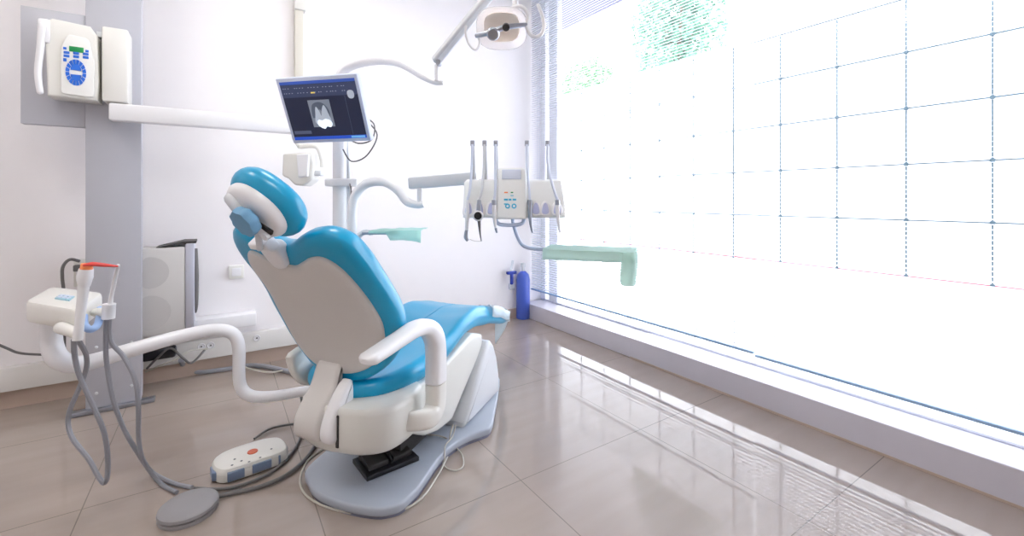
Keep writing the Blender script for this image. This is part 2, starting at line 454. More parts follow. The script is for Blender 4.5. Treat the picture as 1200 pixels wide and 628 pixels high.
b = MB(); b.prism(inset, fY(YC), .01, -.010, bev=.006); b.build('raised_panel', mat('panel_white', (240, 240, 236), .35, var=.01), t)
# handset
b = MB(); b.tube([yq(50, 30), yq(47.5, 55), yq(44.5, 85), yq(47, 108)], [.02, .016, .015, .014], rnd=True, seg=12)
b.box(yq(51.5, 36)+Vector((.0, .03, 0)), (.05, .08, .13), bev=.012)
b.build('handset', M_WHITE, t)
def small(parent, name, m, u, v, du, dv, y, dep=.004):
    a = at_y(u-du/2, v+dv/2, y); c = at_y(u+du/2, v-dv/2, y)
    k = MB(); k.box(((a.x+c.x)/2, y, (a.z+c.z)/2), (abs(c.x-a.x), dep, abs(c.z-a.z)), bev=min(dep/2.2, .0015)); return k.build(name, m, parent)
yk = YC-.011
small(t, 'display', M_GREEN, 89.5, 58, 17, 4, yk)
for (u, v) in ((76, 56.5), (102, 60)): small(t, 'key', M_BTN, u, v, 4, 2.4, yk)
for r in range(2):
    for c in range(3): small(t, 'key', M_BTN, 78+c*11.2, 61.5+r*4+c*.9, 7, 2.2, yk)
small(t, 'key', M_BTN, 76, 70, 4, 3.4, yk)
cc = at_y(89, 85, yk); rx_ = (at_y(101.3, 85, yk)-at_y(77, 85, yk)).x/2; rz_ = (at_y(89, 70, yk)-at_y(89, 100.5, yk)).z/2
for k in range(16):
    a0 = 2*PI*(k+.08)/16; a1 = 2*PI*(k+.92)/16
    pts = [(cc.x+rx_*math.cos(a), cc.z+rz_*math.sin(a)) for a in (a0, (a0+a1)/2, a1)]+[(cc.x+rx_*.64*math.cos(a), cc.z+rz_*.64*math.sin(a)) for a in (a1, (a0+a1)/2, a0)]
    b = MB(); b.prism(pts, fY(yk), .002, -.002); b.build('key', M_BTN, t, smooth=False)
for sg in (1, -1):
    pts = [(cc.x+rx_*.52*math.cos(a), cc.z+sg*.012+rz_*.5*math.sin(a)*1) for a in [sg*PI*k/8 for k in range(9)]]
    b = MB(); b.prism(pts, fY(yk), .002, -.002); b.build('key', M_BTN, t, smooth=False)

# x-ray arm, box and tube head
bx0 = yq(121, 70, 3.40).x; bx1 = yq(152, 70, 3.40).x
xr = thing('xray_machine', ((bx0+bx1)/2, 3.47, yq(127, 130).z), 'white wall x-ray machine with box, long horizontal arm and square tube head', 'x-ray machine')
b = MB(); b.box(((bx0+bx1)/2, 3.425, (yq(121, 30, 3.35).z+yq(121, 118, 3.35).z)/2), (bx1-bx0, .15, yq(121, 30, 3.35).z-yq(121, 118, 3.35).z), bev=.012); b.build('power_box', M_CREAM, xr)
b = MB(); b.box(((pr+bx0)/2, 3.46, yq(118, 36).z), (.05, .05, .03)); b.build('coupling', M_GREYP, xr)
A = yq(127, 130, 3.36); Bq = yq(352, 143, 3.36)
zt = (yq(127, 120, 3.36).z+yq(127, 140, 3.36).z)/2
b = MB(); b.box(((A.x+Bq.x)/2, 3.40, zt), (Bq.x-A.x, .08, yq(127, 120, 3.36).z-yq(127, 140.5, 3.36).z), bev=.01); b.build('horizontal_arm', M_WHITE, xr)
b = MB(); b.box((A.x+.05, 3.44, zt+.06), (.06, .06, .06), bev=.01); b.build('arm_pivot', M_GREYP, xr)
E = Vector((Bq.x-.02, 3.36, zt-.03))
D = 2.95
b = MB(); b.tube([E, at(345, 160, D+.05), at(352, 172, D)], .018, seg=12); b.tube([at(352, 172, D), at(371, 172, D), at(377, 186, D), at(378, 196, D)], .015, seg=12, smooth=4); b.build('folding_arm', M_CREAM, xr)
b = MB(); b.box(at(372, 203, D), (.07, .06, .035), rz=-YAW, bev=.008); b.build('arm_joint', M_GREYP, xr)
def fcam(dep): return lambda a, c, d: at(a, c, dep)+Vector((SF, CF, 0))*d
b = MB(); b.prism([(331, 180), (365, 178), (368, 190), (366, 210), (356, 218), (345, 217), (337, 209), (330, 206)], lambda a, c, d: at(a, c, D-.05)+Vector((SF, CF, 0))*d, .12, 0, bev=0)
b.build('tube_head', M_CREAM, xr, bevel=.012)
b = MB(); b.prism([(347, 181), (362, 180), (360, 207), (349, 208)], lambda a, c, d: at(a, c, D-.07)+Vector((SF, CF, 0))*d, .03, 0)
b.build('head_cover', M_WHITE, xr, bevel=.006)

# cable duct pole from the ceiling on the wall
q0 = at_y(350, 60, BY-.03)
t = thing('ceiling_duct', (q0.x, BY-.03, 2.0), 'ivory vertical duct running down the wall from the ceiling behind the monitor', 'duct')
b = MB(); b.box((q0.x, BY-.03, (CZ+1.82)/2-.01), (.062, .058, CZ-1.83), bev=.006); b.build('duct_channel', M_DUCT2, t)
b = MB(); b.box((at_y(351, 5, BY-.035).x, BY-.04, (at_y(351, 13, BY-.04).z+CZ-.01)/2), (.082, .076, CZ-.01-at_y(351, 13, BY-.04).z), bev=.006); b.build('duct_sleeve', M_CREAM, t)

# low cable trunking along the back wall, with sockets
zt1 = .252; zt0 = .112
xr1 = at_y(372, 395, BY-.05).x
t = thing('cable_trunking', ((XL+xr1)/2, BY-.03, zt0), 'long white cable trunking running low along the wall above the skirting', 'trunking')
b = MB(); b.box(((XL+xr1)/2, BY-.028, (zt0+zt1)/2), (xr1-XL-.1, .056, zt1-zt0), bev=.005); b.build('trunking_body', M_DUCT, t)
for u, v in ((236, 406), (247, 404.5), (301, 396)):
    q = at_y(u, v, BY-.057)
    b = MB(); b.lathe([(0, 0), (.024, 0), (.024, .004), (.02, .006), (.017, .002), (0, .002)], q, (0, -1, 0), seg=18); s = b.build('socket', M_WHITE, t)
    h = MB(); h.lathe([(0, 0), (.005, 0), (.005, .001), (0, .001)], q+Vector((0, -.003, 0)), (0, -1, 0), seg=14); h.build('socket_recess', M_DARK, s)
t = None
q = at_y(262, 376, BY-.06)
b = MB(); b.box((q.x-.06, BY-.07, q.z), (.52, .14, .09), bev=.008); o = b.build('wall_shelf', M_WHITE)
tag(o, 'white low wall bracket shelf carrying the computer tower', 'shelf')

# outlets
def outlet(u0, v0, u1, v1, label):
    a = at_y(u0, v1, BY-.01); c = at_y(u1, v0, BY-.01)
    t = thing('wall_outlet', ((a.x+c.x)/2, BY-.01, a.z), label, 'outlet')
    b = MB(); b.box(((a.x+c.x)/2, BY-.012, (a.z+c.z)/2), (c.x-a.x, .022, c.z-a.z), bev=.004); b.build('cover_plate', M_CREAM, t)
    b = MB(); b.box(((a.x+c.x)/2, BY-.024, (a.z+c.z)/2), ((c.x-a.x)*.6, .006, (c.z-a.z)*.6), bev=.002); b.build('socket_face', M_WHITE, t)
    return t
outlet(268, 310, 286, 327, 'small cream wall outlet behind the turquoise backrest')
ol_ = outlet(87, 303, 101, 336, 'grey wall outlet beside the column with a black plug')
b = MB(); b.tube([at_y(93, 306, BY-.05), at_y(82, 304, BY-.08), at_y(74, 312, BY-.1), at_y(73, 325, BY-.1), at_y(75, 350, BY-.1), at_y(75, 420, BY-.09)], .009, seg=8)
b.box(at_y(91, 314, BY-.04), (.035, .05, .04), bev=.006)
o = b.build('power_cable', M_CABLE); tag(o, 'dark power cable looping out of the grey outlet beside the column', 'cable')
b = MB(); b.tube([at_y(-10, 400, BY-.07), at_y(8, 408, BY-.07), at_y(25, 414, BY-.065), at_y(60, 416, BY-.065)], .007, seg=8)
o = b.build('power_cable', M_CABLE); tag(o, 'dark cable sagging along the wall at the edge of the view under the assistant tray', 'cable')

# computer tower
DP = 2.92
c0 = at(172, 392, DP); 
XF = at_y(219, 330, 3.56).x
zt_ = at_y(219, 289, 3.56).z; zb_ = at_y(219, 388, 3.56).z
t = thing('computer_tower', (XF-.2, 3.65, zb_), 'silver and grey computer tower standing on the low shelf by the column', 'computer')
b = MB(); b.box((XF-.23, 3.65, (zt_+zb_)/2), (.44, .18, zt_-zb_), bev=.006); b.build('case', M_PC, t)
b = MB(); b.box((XF+.015, 3.65, (zt_+zb_)/2+.008), (.05, .19, zt_-zb_+.03), bev=.012); fb = b.build('front_bezel', M_SILVER, t)
b = MB(); b.tube([(XF+.043, 3.62, zt_-.02), (XF+.047, 3.60, zt_-.2), (XF+.045, 3.61, zb_+.16), (XF+.042, 3.64, zb_+.1)], [.012, .016, .014, .008], seg=10); b.build('trim_strip', M_CABLE, fb)
b = MB(); b.prism([(XF-.16, zt_+.002), (XF+.05, zt_+.02), (XF+.05, zt_+.035), (XF-.02, zt_+.036)], lambda a, c, d: Vector((a, 3.56+d, c)), 0, .18); b.build('top_cover', M_DARK, t, bevel=.003)
M_VENT = mat('vent_grey', (190, 188, 187), .6, var=.04)
for z_, r_ in (((zt_+zb_)/2+.12, .1), ((zt_+zb_)/2-.13, .11)):
    b = MB(); b.prism([(XF-.19+r_*math.cos(a)*(1 if math.cos(a) > 0 else .55), z_+r_*math.sin(a)) for a in [2*PI*k/20 for k in range(20)]], lambda a, c, d: Vector((a, 3.5585+d, c)), 0, .004); b.build('side_vent', M_VENT, t)
# loose cables behind the arm
for i, (pts, m, r, lab) in enumerate((
    ([at_y(172, 432, 3.72), at_y(186, 418, 3.7), at_y(200, 408, 3.68), at_y(215, 420, 3.66), at_y(225, 425, 3.7), at_y(240, 410, 3.75)], M_CABLE, .007, 'dark tangled computer cable hanging below the low shelf'),
    ([at_y(170, 436, 3.75), at_y(190, 427, 3.7), at_y(206, 421, 3.66), at_y(222, 411, 3.7), at_y(243, 409, 3.76)], M_THIN, .005, 'thin pale cable looping below the sockets'),
    ([at_y(212, 422, 3.75), at_z(217, 430, .05), at_z(232, 436, .016), at_z(262, 433, .016), at_z(300, 428, .016), at_z(350, 438, .016)], M_HOSE, .016, 'thick grey hose lying along the skirting under the sockets'))):
    pts = [Vector((q.x, q.y, max(q.z, r))) for q in pts]
    b = MB(); b.tube(pts, r, seg=8); o = b.build('loose_cable', m); tag(o, lab, 'cable')
b = MB(); b.box(at_y(185, 414, 3.76), (.2, .09, .07), bev=.02); o = b.build('power_brick', M_BLACK)
tag(o, 'black power brick hanging behind the column under the computer tower', 'power supply')

# ------------------------------------------------------------------ dental chair
TH = math.radians(36)
O = cw(-.744, 1.85, 0)
AX = Vector((math.cos(TH), math.sin(TH), 0)); NX = Vector((-math.sin(TH), math.cos(TH), 0))
def ch(s, n, z): return O+AX*s+NX*n+Vector((0, 0, z))
chair = thing('dental_chair', ch(.5, -.08, 0), 'turquoise reclining dental chair with white shell on a grey base plate', 'dental chair')
def interp(tab, x):
    if x <= tab[0][0]: return tab[0][1]
    for (a, fa), (b_, fb_) in zip(tab, tab[1:]):
        if x <= b_:
            t_ = (x-a)/(b_-a); t_ = t_*t_*(3-2*t_)*.5+t_*.5; return fa+(fb_-fa)*t_
    return tab[-1][1]
def sm2(pts, n=5, closed=True):
    return [(p.x, p.y) for p in catmull([(x, y, 0) for x, y in pts], n, closed)]

# base plate
px = [(359, 548), (361, 562), (368, 573), (385, 583), (411, 591), (441, 595.5), (460, 593), (472, 588), (484, 577), (493, 567), (514, 537), (529, 522), (547, 511), (566, 504), (576, 498), (580, 480), (584, 458)]
pw = [at_z(u, v, .05) for u, v in px]
loc = [((q-O).dot(AX), (q-O).dot(NX)) for q in pw]
extra = [(1.32, -.2), (1.36, -.05), (1.34, .14), (1.2, .26), (1.0, .28), (.8, .24), (.55, .2), (.3, .21)]
ql = at_z(386, 524, .05); extra.append(((ql-O).dot(AX), (ql-O).dot(NX)))
outline = sm2(loc+extra, 4)
b = MB(); b.prism(outline, lambda a, c, d: ch(a, c, d), .012, .05, bev=.01); b.build('base_plate', M_PLATE, chair)
cs = sum(p[0] for p in outline)/len(outline); cn = sum(p[1] for p in outline)/len(outline)
b = MB(); b.prism([(cs+(x-cs)*.985, cn+(y-cn)*.975) for x, y in outline], lambda a, c, d: ch(a, c, d), .0, .014); b.build('base_edge', M_PLATE_E, chair)
# pedestal column inside
b = MB(); b.prism([(.25, -.16), (.9, -.16), (.9, .1), (.25, .1)], lambda a, c, d: ch(a, c, d), .05, .22, bev=.01); b.build('lift_base', M_DARK, chair)
# front wedge cover
def fs(a, c, d): return ch(a, d, c)
wed = [(.615, .052), (1.09, .052), (1.085, .16), (1.05, .28), (1.0, .37), (.96, .405), (.925, .41), (.90, .385), (.615, .075)]
b = MB(); b.prism(wed, fs, -.305, .17, bev=.022); b.build('lift_cover', M_GREYP, chair)
# middle body
mid = [(.12, .41), (.16, .24), (.30, .16), (.42, .125), (.555, .115), (.60, .15), (.80, .285), (.93, .375), (.92, .45), (.8, .49), (.45, .42)]
b = MB(); b.prism(mid, fs, -.265, .12, bev=.02); b.build('seat_frame', M_BODY, chair)
# rear body
rb = sm2([(-.05, .12), (-.085, .0), (-.08, -.1), (-.06, -.2), (.0, -.28), (.1, -.305), (.2, -.29), (.27, -.25), (.3, -.1), (.3, .1), (.2, .15), (.05, .16)], 4)
def frb(a, c, d): return ch(a, c, d)
rr = []
b = MB()
cs_, cn_ = .1, -.06
for z_, k in ((.235, .72), (.236, .80), (.243, .9), (.258, .97), (.28, 1), (.34, 1.0), (.40, .99), (.418, .97), (.425, .93)):
    rr.append([ch(cs_+(x-cs_)*k, cn_+(y-cn_)*k, z_+.012*max(0, -x*0)) for x, y in rb])
b.rings(rr); b.build('rear_body', M_BODY, chair)
b = MB(); b.prism([(-.022, -.102), (.03, -.102), (.03, -.09), (-.022, -.09)], lambda a, c, d: ch(a-.062, c-.0, d), .272, .40, bev=.004); b.build('hinge_crease_shade', M_DARK, chair)  # dark slab standing in for the shaded crease beside the flange

# seat cushion
zb_t = [(-.05, .405), (.1, .40), (.3, .408), (.46, .427), (.74, .497), (.92, .485), (1.09, .452), (1.52, .35)]
zt_t = [(-.05, .47), (.1, .49), (.3, .515), (.5, .545), (.74, .60), (.9, .612), (1.05, .585), (1.2, .54), (1.52, .43)]
so = [(.0, -.04), (.02, -.1), (.07, -.17), (.15, -.22), (.27, -.255), (.42, -.27), (.6, -.27), (.76, -.26), (.92, -.245), (1.09, -.235), (1.3, -.225), (1.50, -.20), (1.59, -.13), (1.62, .0)]
so = so+[(x, -y) for x, y in so[::-1][1:] if x > .3]+[(.17, .25), (.08, .215), (.02, .13), (0, .04)]
so = sm2(so, 4)
def hw(s_): return interp([(0, .05), (.07, .17), (.27, .255), (.6, .27), (1.0, .24), (1.5, .19)], s_)
def fseat(a, c, d):
    zb2 = interp(zb_t, a); zt2 = interp(zt_t, a); e = min(1, abs(c)/max(hw(a), .05))
    z = zb2+(zt2-zb2)*d
    z += d*(.035*interp([(0, 0), (.2, 1), (.8, 1), (1.1, .3), (1.5, .2)], a))*(e**2-.75)
    return ch(a, c, z)
def ring_prof(th_in, k=5, interior=(.8, .6, .4, .2, .02)):
    pr_ = []
    for sc in reversed(interior): pr_.append((th_in, sc, 0))
    for i in range(k*2+1):
        a = -PI/2+PI*i/(2*k)
        pr_.append((th_in*(1-math.cos(a)), 1, .5+.5*math.sin(a)))
    for sc in interior: pr_.append((th_in, sc, 1))
    return pr_
# seat is long: use spine-based scaling instead of a single centre
def pad_long(outl, prof, f, s0, s1):
    b_ = MB(); rr_ = []
    for ins, sc, d in prof:
        r = []
        for x, y in outl:
            cx = min(max(x, s0), s1); q = Vector((x-cx, y)); L_ = max(q.length, 1e-4)
            q = q*(max(L_-ins, .001)/L_)*sc
            r.append(f(cx+q.x, q.y, d))
        rr_.append(r)
    b_.rings(rr_, cap0=True, cap1=True); return b_
b = pad_long(so, ring_prof(.045), fseat, .27, 1.40); b.build('seat_cushion', M_BLUE, chair)

# backrest
BS = catmull([(.40, .02, 0), (.45, .03, 0), (.55, .035, 0), (.65, .012, 0), (.76, -.035, 0), (.9, -.118, 0), (1.02, -.205, 0), (1.15, -.305, 0), (1.3, -.42, 0)], 10)
def bs(t_):
    for p_, q_ in zip(BS, BS[1:]):
        if t_ <= q_.x: return p_.y+(q_.y-p_.y)*(t_-p_.x)/(q_.x-p_.x)
    return BS[-1].y
def bn(t_):
    e = .01; dx = bs(t_+e)-bs(t_-e); v = Vector((2*e, -dx)).normalized(); return v  # (s, z) of the outward front normal
def fback(off, wrap):
    def f(n_, t_, d):
        v = bn(t_); w_ = wrap*(n_**2)
        return ch(bs(t_)+v.x*(off+d)+w_, n_, t_+v.y*(off+d))
    return f
half = [(0, 1.065), (.05, 1.07), (.10, 1.095), (.15, 1.115), (.21, 1.117), (.265, 1.085), (.292, 1.02), (.302, .95), (.315, .87), (.325, .79), (.317, .72), (.288, .64), (.225, .56), (.12, .495), (0, .475)]
SH = lambda x, y: x+.042*math.exp(-(x/.16)**2)*min(1, max(0, (y-.88)/.12))
bo = sm2([(SH(x, y), y) for x, y in [(x*(1+.11*min(1, max(0, (y-.9)/.15))), y+.01*(y > 1.1)) for x, y in half]+[(-x, y) for x, y in half[::-1][1:-1]]], 4)
prof = [(.05, .05, -.004), (.05, .4, -.004), (.05, .7, -.004), (.05, .9, -.006)]
for i in range(11):
    a = -PI/2+PI*i/10; prof.append((.05*(1-math.cos(a)), 1, .02+(.028 if a < 0 else .075)*math.sin(a)))
prof += [(.05, .9, .094), (.05, .7, .088), (.05, .4, .08), (.05, .05, .08)]
b = MB(); b.pad(bo, (0, .80), prof, fback(.0, .35)); b.build('backrest_cushion', M_BLUE, chair)
halfs = [(0, 1.0), (.045, 1.003), (.085, 1.02), (.125, 1.04), (.17, 1.042), (.205, 1.01), (.225, .96), (.245, .88), (.262, .79), (.257, .72), (.23, .635), (.17, .565), (.09, .525), (0, .515)]
bso = sm2([(SH(x, y), y) for x, y in [(x*(1+.16*min(1, max(0, (y-.85)/.12))), y+.008*(y > .95)) for x, y in halfs]+[(-x, y) for x, y in halfs[::-1][1:-1]]], 4)
prof = [(.012, .03, -.024), (.012, .4, -.024), (.012, .7, -.023), (.012, .9, -.021), (.006, 1, -.018), (.002, 1, -.014), (0, 1, -.008), (0, 1, .006), (.01, .9, .01), (.01, .5, .01), (.01, .05, .01)]
b = MB(); b.pad(bso, (0, .80), prof, fback(0, .35)); b.build('backrest_shell', M_SHELL, chair)
# neck bracket
b = MB(); b.prism(sm2([(x+.045, y) for x, y in ((-.032, 1.085), (-.04, 1.045), (-.028, 1.01), (.002, .998), (.03, 1.008), (.042, 1.045), (.038, 1.085), (0, 1.09))], 3), fback(-.034, 0), 0, .06, bev=.014); nb = b.build('neck_bracket', M_WHITE, chair)
b = MB(); b.prism([(.01, 1.082), (.11, 1.088), (.105, 1.11), (.02, 1.112)], fback(-.045, 0), 0, .05, bev=.009); b.build('release_lever', M_WHITE, nb)

# headrest
nf = cw(.33, .82, .46).normalized()          # front normal: up and away
lv = cw(.80, .0, -.60); lv = -(lv-nf*lv.dot(nf)).normalized()
tv = nf.cross(lv).normalized()
if tv.z < 0: tv = -tv
HC = at(303, 244, 1.50)
def fh(a, c, d): return HC+lv*a+tv*c+nf*d
hp = []
for k in range(40):
    a = 2*PI*k/40; x = math.copysign(abs(math.cos(a))**.8, math.cos(a))*.145; y = math.copysign(abs(math.sin(a))**.8, math.sin(a))*.10
    hp.append((x, y*(1-.08*math.cos(2*a))))
prof = [(.04, .05, .0), (.04, .6, .0), (.04, .9, -.002)]
for i in range(11):
    a = -PI/2+PI*i/10; prof.append((.045*(1-math.cos(a)), 1, .042+.046*math.sin(a)))
prof += [(.05, .85, .084), (.05, .5, .072), (.05, .05, .068)]
b = MB(); b.pad(hp, (0, 0), prof, lambda a, c, d: fh(a, c, d+.25*a*a)); b.build('headrest_cushion', M_BLUE, chair)
b = MB(); b.pad([(x*.80, y*.74-.006) for x, y in hp], (0, 0), [(.03, .05, -.036), (.03, .7, -.036), (.02, 1, -.034), (.008, 1, -.026), (0, 1, -.012), (0, 1, .012), (.02, .6, .012), (.02, .05, .012)], lambda a, c, d: fh(a, c, d+.25*a*a)); hb = b.build('headrest_back', M_WHITE, chair)
b = MB(); b.tube([fh(.082, .0, -.034), fh(.035, -.01, -.042)], .019, seg=14, rnd=True); b.build('pivot_barrel', M_GREYP, hb)
b = MB(); b.tube([fh(.02, -.01, -.04), fh(-.03, -.025, -.044), fh(-.07, -.04, -.038)], [.018, .012, .012], seg=12); b.build('link_arm', M_WHITE, hb)
b = MB(); b.box(fh(-.055, -.015, -.03), (.08, .022, .02), R=Matrix((lv, tv, nf)).transposed(), bev=.003); b.build('slot', M_DARK, hb)
b = MB(); b.lathe([(0, 0), (.014, 0), (.014, .014), (0, .016)], fh(-.08, -.04, -.036), -nf, seg=14); b.build('pivot_pin', M_WHITE, hb)
kd = (-AX*.80+NX*.12+Vector((0, 0, -.5))).normalized()
ko = ch(-.40, -.03, 1.185)
kpr = [(0, 0), (.038, 0), (.046, .006), (.05, .016), (.05, .032), (.046, .04), (.0, .043)]
b = MB(); rr = []
kx = kd.orthogonal().normalized(); ky = kd.cross(kx)
for r_, h_ in kpr:
    rr.append([ko+kd*h_+(kx*math.cos(a)+ky*math.sin(a))*max(r_, 1e-4)*(1+.06*math.cos(8*a)) for a in [2*PI*k/48 for k in range(48)]])
b.rings(rr); b.build('headrest_knob', M_KNOB, chair)
b = MB(); b.tube([ko-kd*-.005, (ko+ch(-.31, .03, 1.09))/2, ch(-.31, .04, 1.07)], .011, seg=12); b.build('headrest_stem', M_GREYP, chair)

# hinge bracket at the rear, carrying the backrest
brk = [(.03, .55), (-.0, .55), (-.035, .48), (-.09, .42), (-.12, .37), (-.122, .32), (-.10, .292), (-.05, .292), (-.0, .31), (.02, .4)]
brk = sm2(brk, 3)
b = MB(); b.prism(brk, fs, -.035, .095, bev=.02); br = b.build('backrest_bracket', M_SHELL, chair)
fl = sm2([(.02, .50), (-.03, .485), (-.088, .42), (-.118, .36), (-.12, .315), (-.09, .288), (-.01, .29), (.02, .38)], 3)
b = MB(); b.prism(fl, fs, -.095, -.036, bev=.02); b.build('bracket_flange', M_WHITE, br)

# armrests
def squircle_tube(P, side, W, Hh, mb, cap=0):
    K = len(P); rr_ = []
    for i in range(K):
        d = (P[min(i+1, K-1)]-P[max(i-1, 0)]).normalized(); q_ = i/(K-1)
        nrm = d.cross(side).normalized(); w_ = W(q_); h_ = Hh(q_)
        rr_.append([P[i]+side*(math.copysign(abs(math.cos(a))**.65, math.cos(a))*w_)+nrm*(math.copysign(abs(math.sin(a))**.65, math.sin(a))*h_) for a in [2*PI*k/20 for k in range(20)]])
    if cap:
        d = (P[0]-P[1]).normalized()
        rr_ = [[P[0]+(p_-P[0])*.45+d*.022 for p_ in rr_[0]], [P[0]+(p_-P[0])*.85+d*.013 for p_ in rr_[0]]]+rr_
    mb.rings(rr_)
na = -.358
up = catmull([ch(-.205, -.345, .695), ch(-.13, -.35, .705), ch(-.03, na, .72), ch(.06, na, .726), ch(.145, na, .71), ch(.208, na, .65), ch(.224, na, .57), ch(.224, na, .455)], 6)
b = MB(); squircle_tube(up, NX, lambda q: .039, lambda q: interp([(0, .020), (.25, .024), (.5, .031), (.7, .044), (1, .048)], q), b, 1); ar = b.build('armrest', M_WHITE, chair)
lo = catmull([ch(.224, na, .452), ch(.224, na, .39), ch(.214, na, .345), ch(.175, na, .325), ch(.13, na+.02, .325), ch(.09, na+.08, .33), ch(.08, na+.13, .335)], 5)
b = MB(); squircle_tube(lo, NX, lambda q: .038, lambda q: .048-.012*q, b); b.build('armrest_bracket', M_CREAM, ar)
# far side cover beside the seat
b = MB(); b.prism(sm2([(.04, .56), (.2, .57), (.26, .46), (.2, .38), (.12, .385), (.07, .43), (.035, .5)], 3), fs, .25, .30, bev=.02); b.build('side_cover', M_CREAM, chair)

# pedals on the base plate
p0 = at_z(430, 565, .052); p1 = at_z(491, 540, .052); dx = (p1-p0).normalized(); dy = Vector((-dx.y, dx.x, 0)); W_ = (p1-p0).length
def fp(a, c, d): return p0+dx*a+dy*c+Vector((0, 0, d))
b = MB(); b.prism([(0, 0), (W_, 0), (W_, .17), (0, .17)], fp, .0, .022, bev=.004); pu = b.build('pedal_tray', M_BLACK, chair)
for a0 in (.02, W_/2+.012):
    b = MB(); b.prism([(a0, .03), (a0+W_/2-.032, .03), (a0+W_/2-.032, .15), (a0, .15)], lambda a, c, d: fp(a, c, .02+d*(1+(c)*2)), 0, .022, bev=.005); b.build('pedal', M_DARK, pu)
b = MB(); b.tube([fp(W_/2, .02, .03), fp(W_/2, .08, .055), fp(W_/2, .14, .03)], .007, seg=8); b.build('divider', M_BLACK, pu)

# clear film over the toe end
def ffilm(a, c, d):
    p_ = fseat(a, c, 1); return p_+Vector((0, 0, .006+d))
b = MB()
rows = []
for i in range(13):
    q_ = i/12
    row = []
    for j in range(15):
        r_ = j/14; n_ = -.245+.33*r_
        s0_ = 1.10+.32*r_; s_ = s0_+(1.63-s0_)*q_
        lim = interp([(1.0, .24), (1.3, .225), (1.5, .2), (1.59, .13), (1.63, .04)], s_)
        over = max(0, -n_-lim)
        nn_ = max(n_, -lim-.008)
        z_ = fseat(s_, nn_, 1).z+.008+.003*math.sin(i*2.1+j*1.3)-over*1.4
        row.append(ch(s_, nn_, z_))
    rows.append(row)
vs = [[b._v(p_) for p_ in r] for r in rows]
for i in range(12):
    for j in range(14): b._f([vs[i][j], vs[i][j+1], vs[i+1][j+1], vs[i+1][j]])
# hanging side flap
vs2 = []
for i in range(13):
    s_ = 1.10+.53*i/12; n_ = -interp([(1.0, .245), (1.3, .232), (1.5, .21), (1.59, .14), (1.63, .05)], s_)-.01
    zt2 = fseat(s_, n_, 1).z+.006
    vs2.append([b._v(ch(s_, n_-.004*math.sin(i*1.7+k), zt2-.024*k)) for k in range(4)])
for i in range(12):
    for k in range(3): b._f([vs2[i][k], vs2[i][k+1], vs2[i+1][k+1], vs2[i+1][k]])
o = b.build('plastic_foot_cover', M_FILM); so_ = o.modifiers.new('thickness', 'SOLIDIFY'); so_.thickness = .0012
tag(o, 'clear crinkled plastic film draped over the toe end of the turquoise chair', 'plastic cover')

# thin pale cable around the base
def flo(u, v, z=.006): return at_z(u, v, z)
b = MB(); b.tube([flo(388, 520), flo(362, 538), flo(352, 560), flo(356, 577), flo(375, 591), flo(405, 600), flo(440, 604), flo(470, 598), flo(495, 583), flo(514, 555), flo(522, 540), flo(528, 525), at_z(527, 512, .058), at_z(531, 498, .09)], .0045, seg=7)
o = b.build('pedal_cable', M_THIN); tag(o, 'thin pale cable running around the front of the base plate', 'cable')
b = MB(); b.tube([at_z(534, 498, .09), at_z(530, 512, .06), at_z(522, 522, .06), flo(521, 537, .03), flo(519, 543), flo(526, 550), flo(536, 551), flo(543, 545), flo(541, 532), flo(531, 521, .02), at_z(520, 512, .058), at_z(500, 509, .056), at_z(488, 508, .056)], .0035, seg=7)
o = b.build('pedal_cable', M_THIN); tag(o, 'thin pale cable loop lying on the tiles under the grey lift cover', 'cable')

# ------------------------------------------------------------------ dental unit: pedestal, pole
DU = 2.62
pb_ = at(399, 300, DU); PX, PY = pb_.x, pb_.y
du = thing('dental_unit', (PX, PY, 0), 'white dental unit pole rising behind the turquoise backrest', 'dental unit')
b = MB(); b.prism(sm2([(-.07, -.13), (.13, -.13), (.13, .06), (-.07, .06)], 4), lambda a, c, d: Vector((PX, PY, 0))+AX*a+NX*c+Vector((0, 0, d)), 0, .72, bev=.03); b.build('pedestal', M_WHITE, du)
b = MB(); b.tube([(PX, PY, .70), (PX, PY, 1.87)], .043, seg=20); b.build('pole', M_WHITE, du)
q = at(414, 300, DU); b = MB(); b.tube([(q.x, q.y, .98), (at(406, 170, DU).x, at(406, 170, DU).y, 1.62)], .011, seg=10); b.build('support_rod', M_GREYP, du)
for v_ in (214, 281):
    b = MB(); b.box(at(403, v_, DU-.02), (.19 if v_ == 214 else .13, .10, .045 if v_ == 214 else .09), rz=-YAW, bev=.01); b.build('clamp', M_WHITE, du)
b = MB(); b.tube([at(408, 290, DU), at(425, 273, DU-.02), at(436, 273, DU-.05)], .016); b.build('tray_bracket', M_GREYP, du)

# thin cables near the monitor
b = MB(); b.tube([at(422, 135, 2.5), at(438, 145, 2.5), at(436, 163, 2.5), at(420, 168, 2.52), at(404, 160, 2.55)], .004, seg=6)
b.tube([at(428, 140, 2.5), at(442, 158, 2.5), at(430, 182, 2.5), at(412, 189, 2.52), at(402, 175, 2.55)], .004, seg=6)
b.tube([at(410, 215, 2.55), at(414, 240, 2.55), at(410, 255, 2.56), at(412, 215, 2.56)], .003, seg=6)
o = b.build('monitor_cable', M_CABLE); tag(o, 'thin dark cables looping behind the monitor corner down the pole', 'cable')

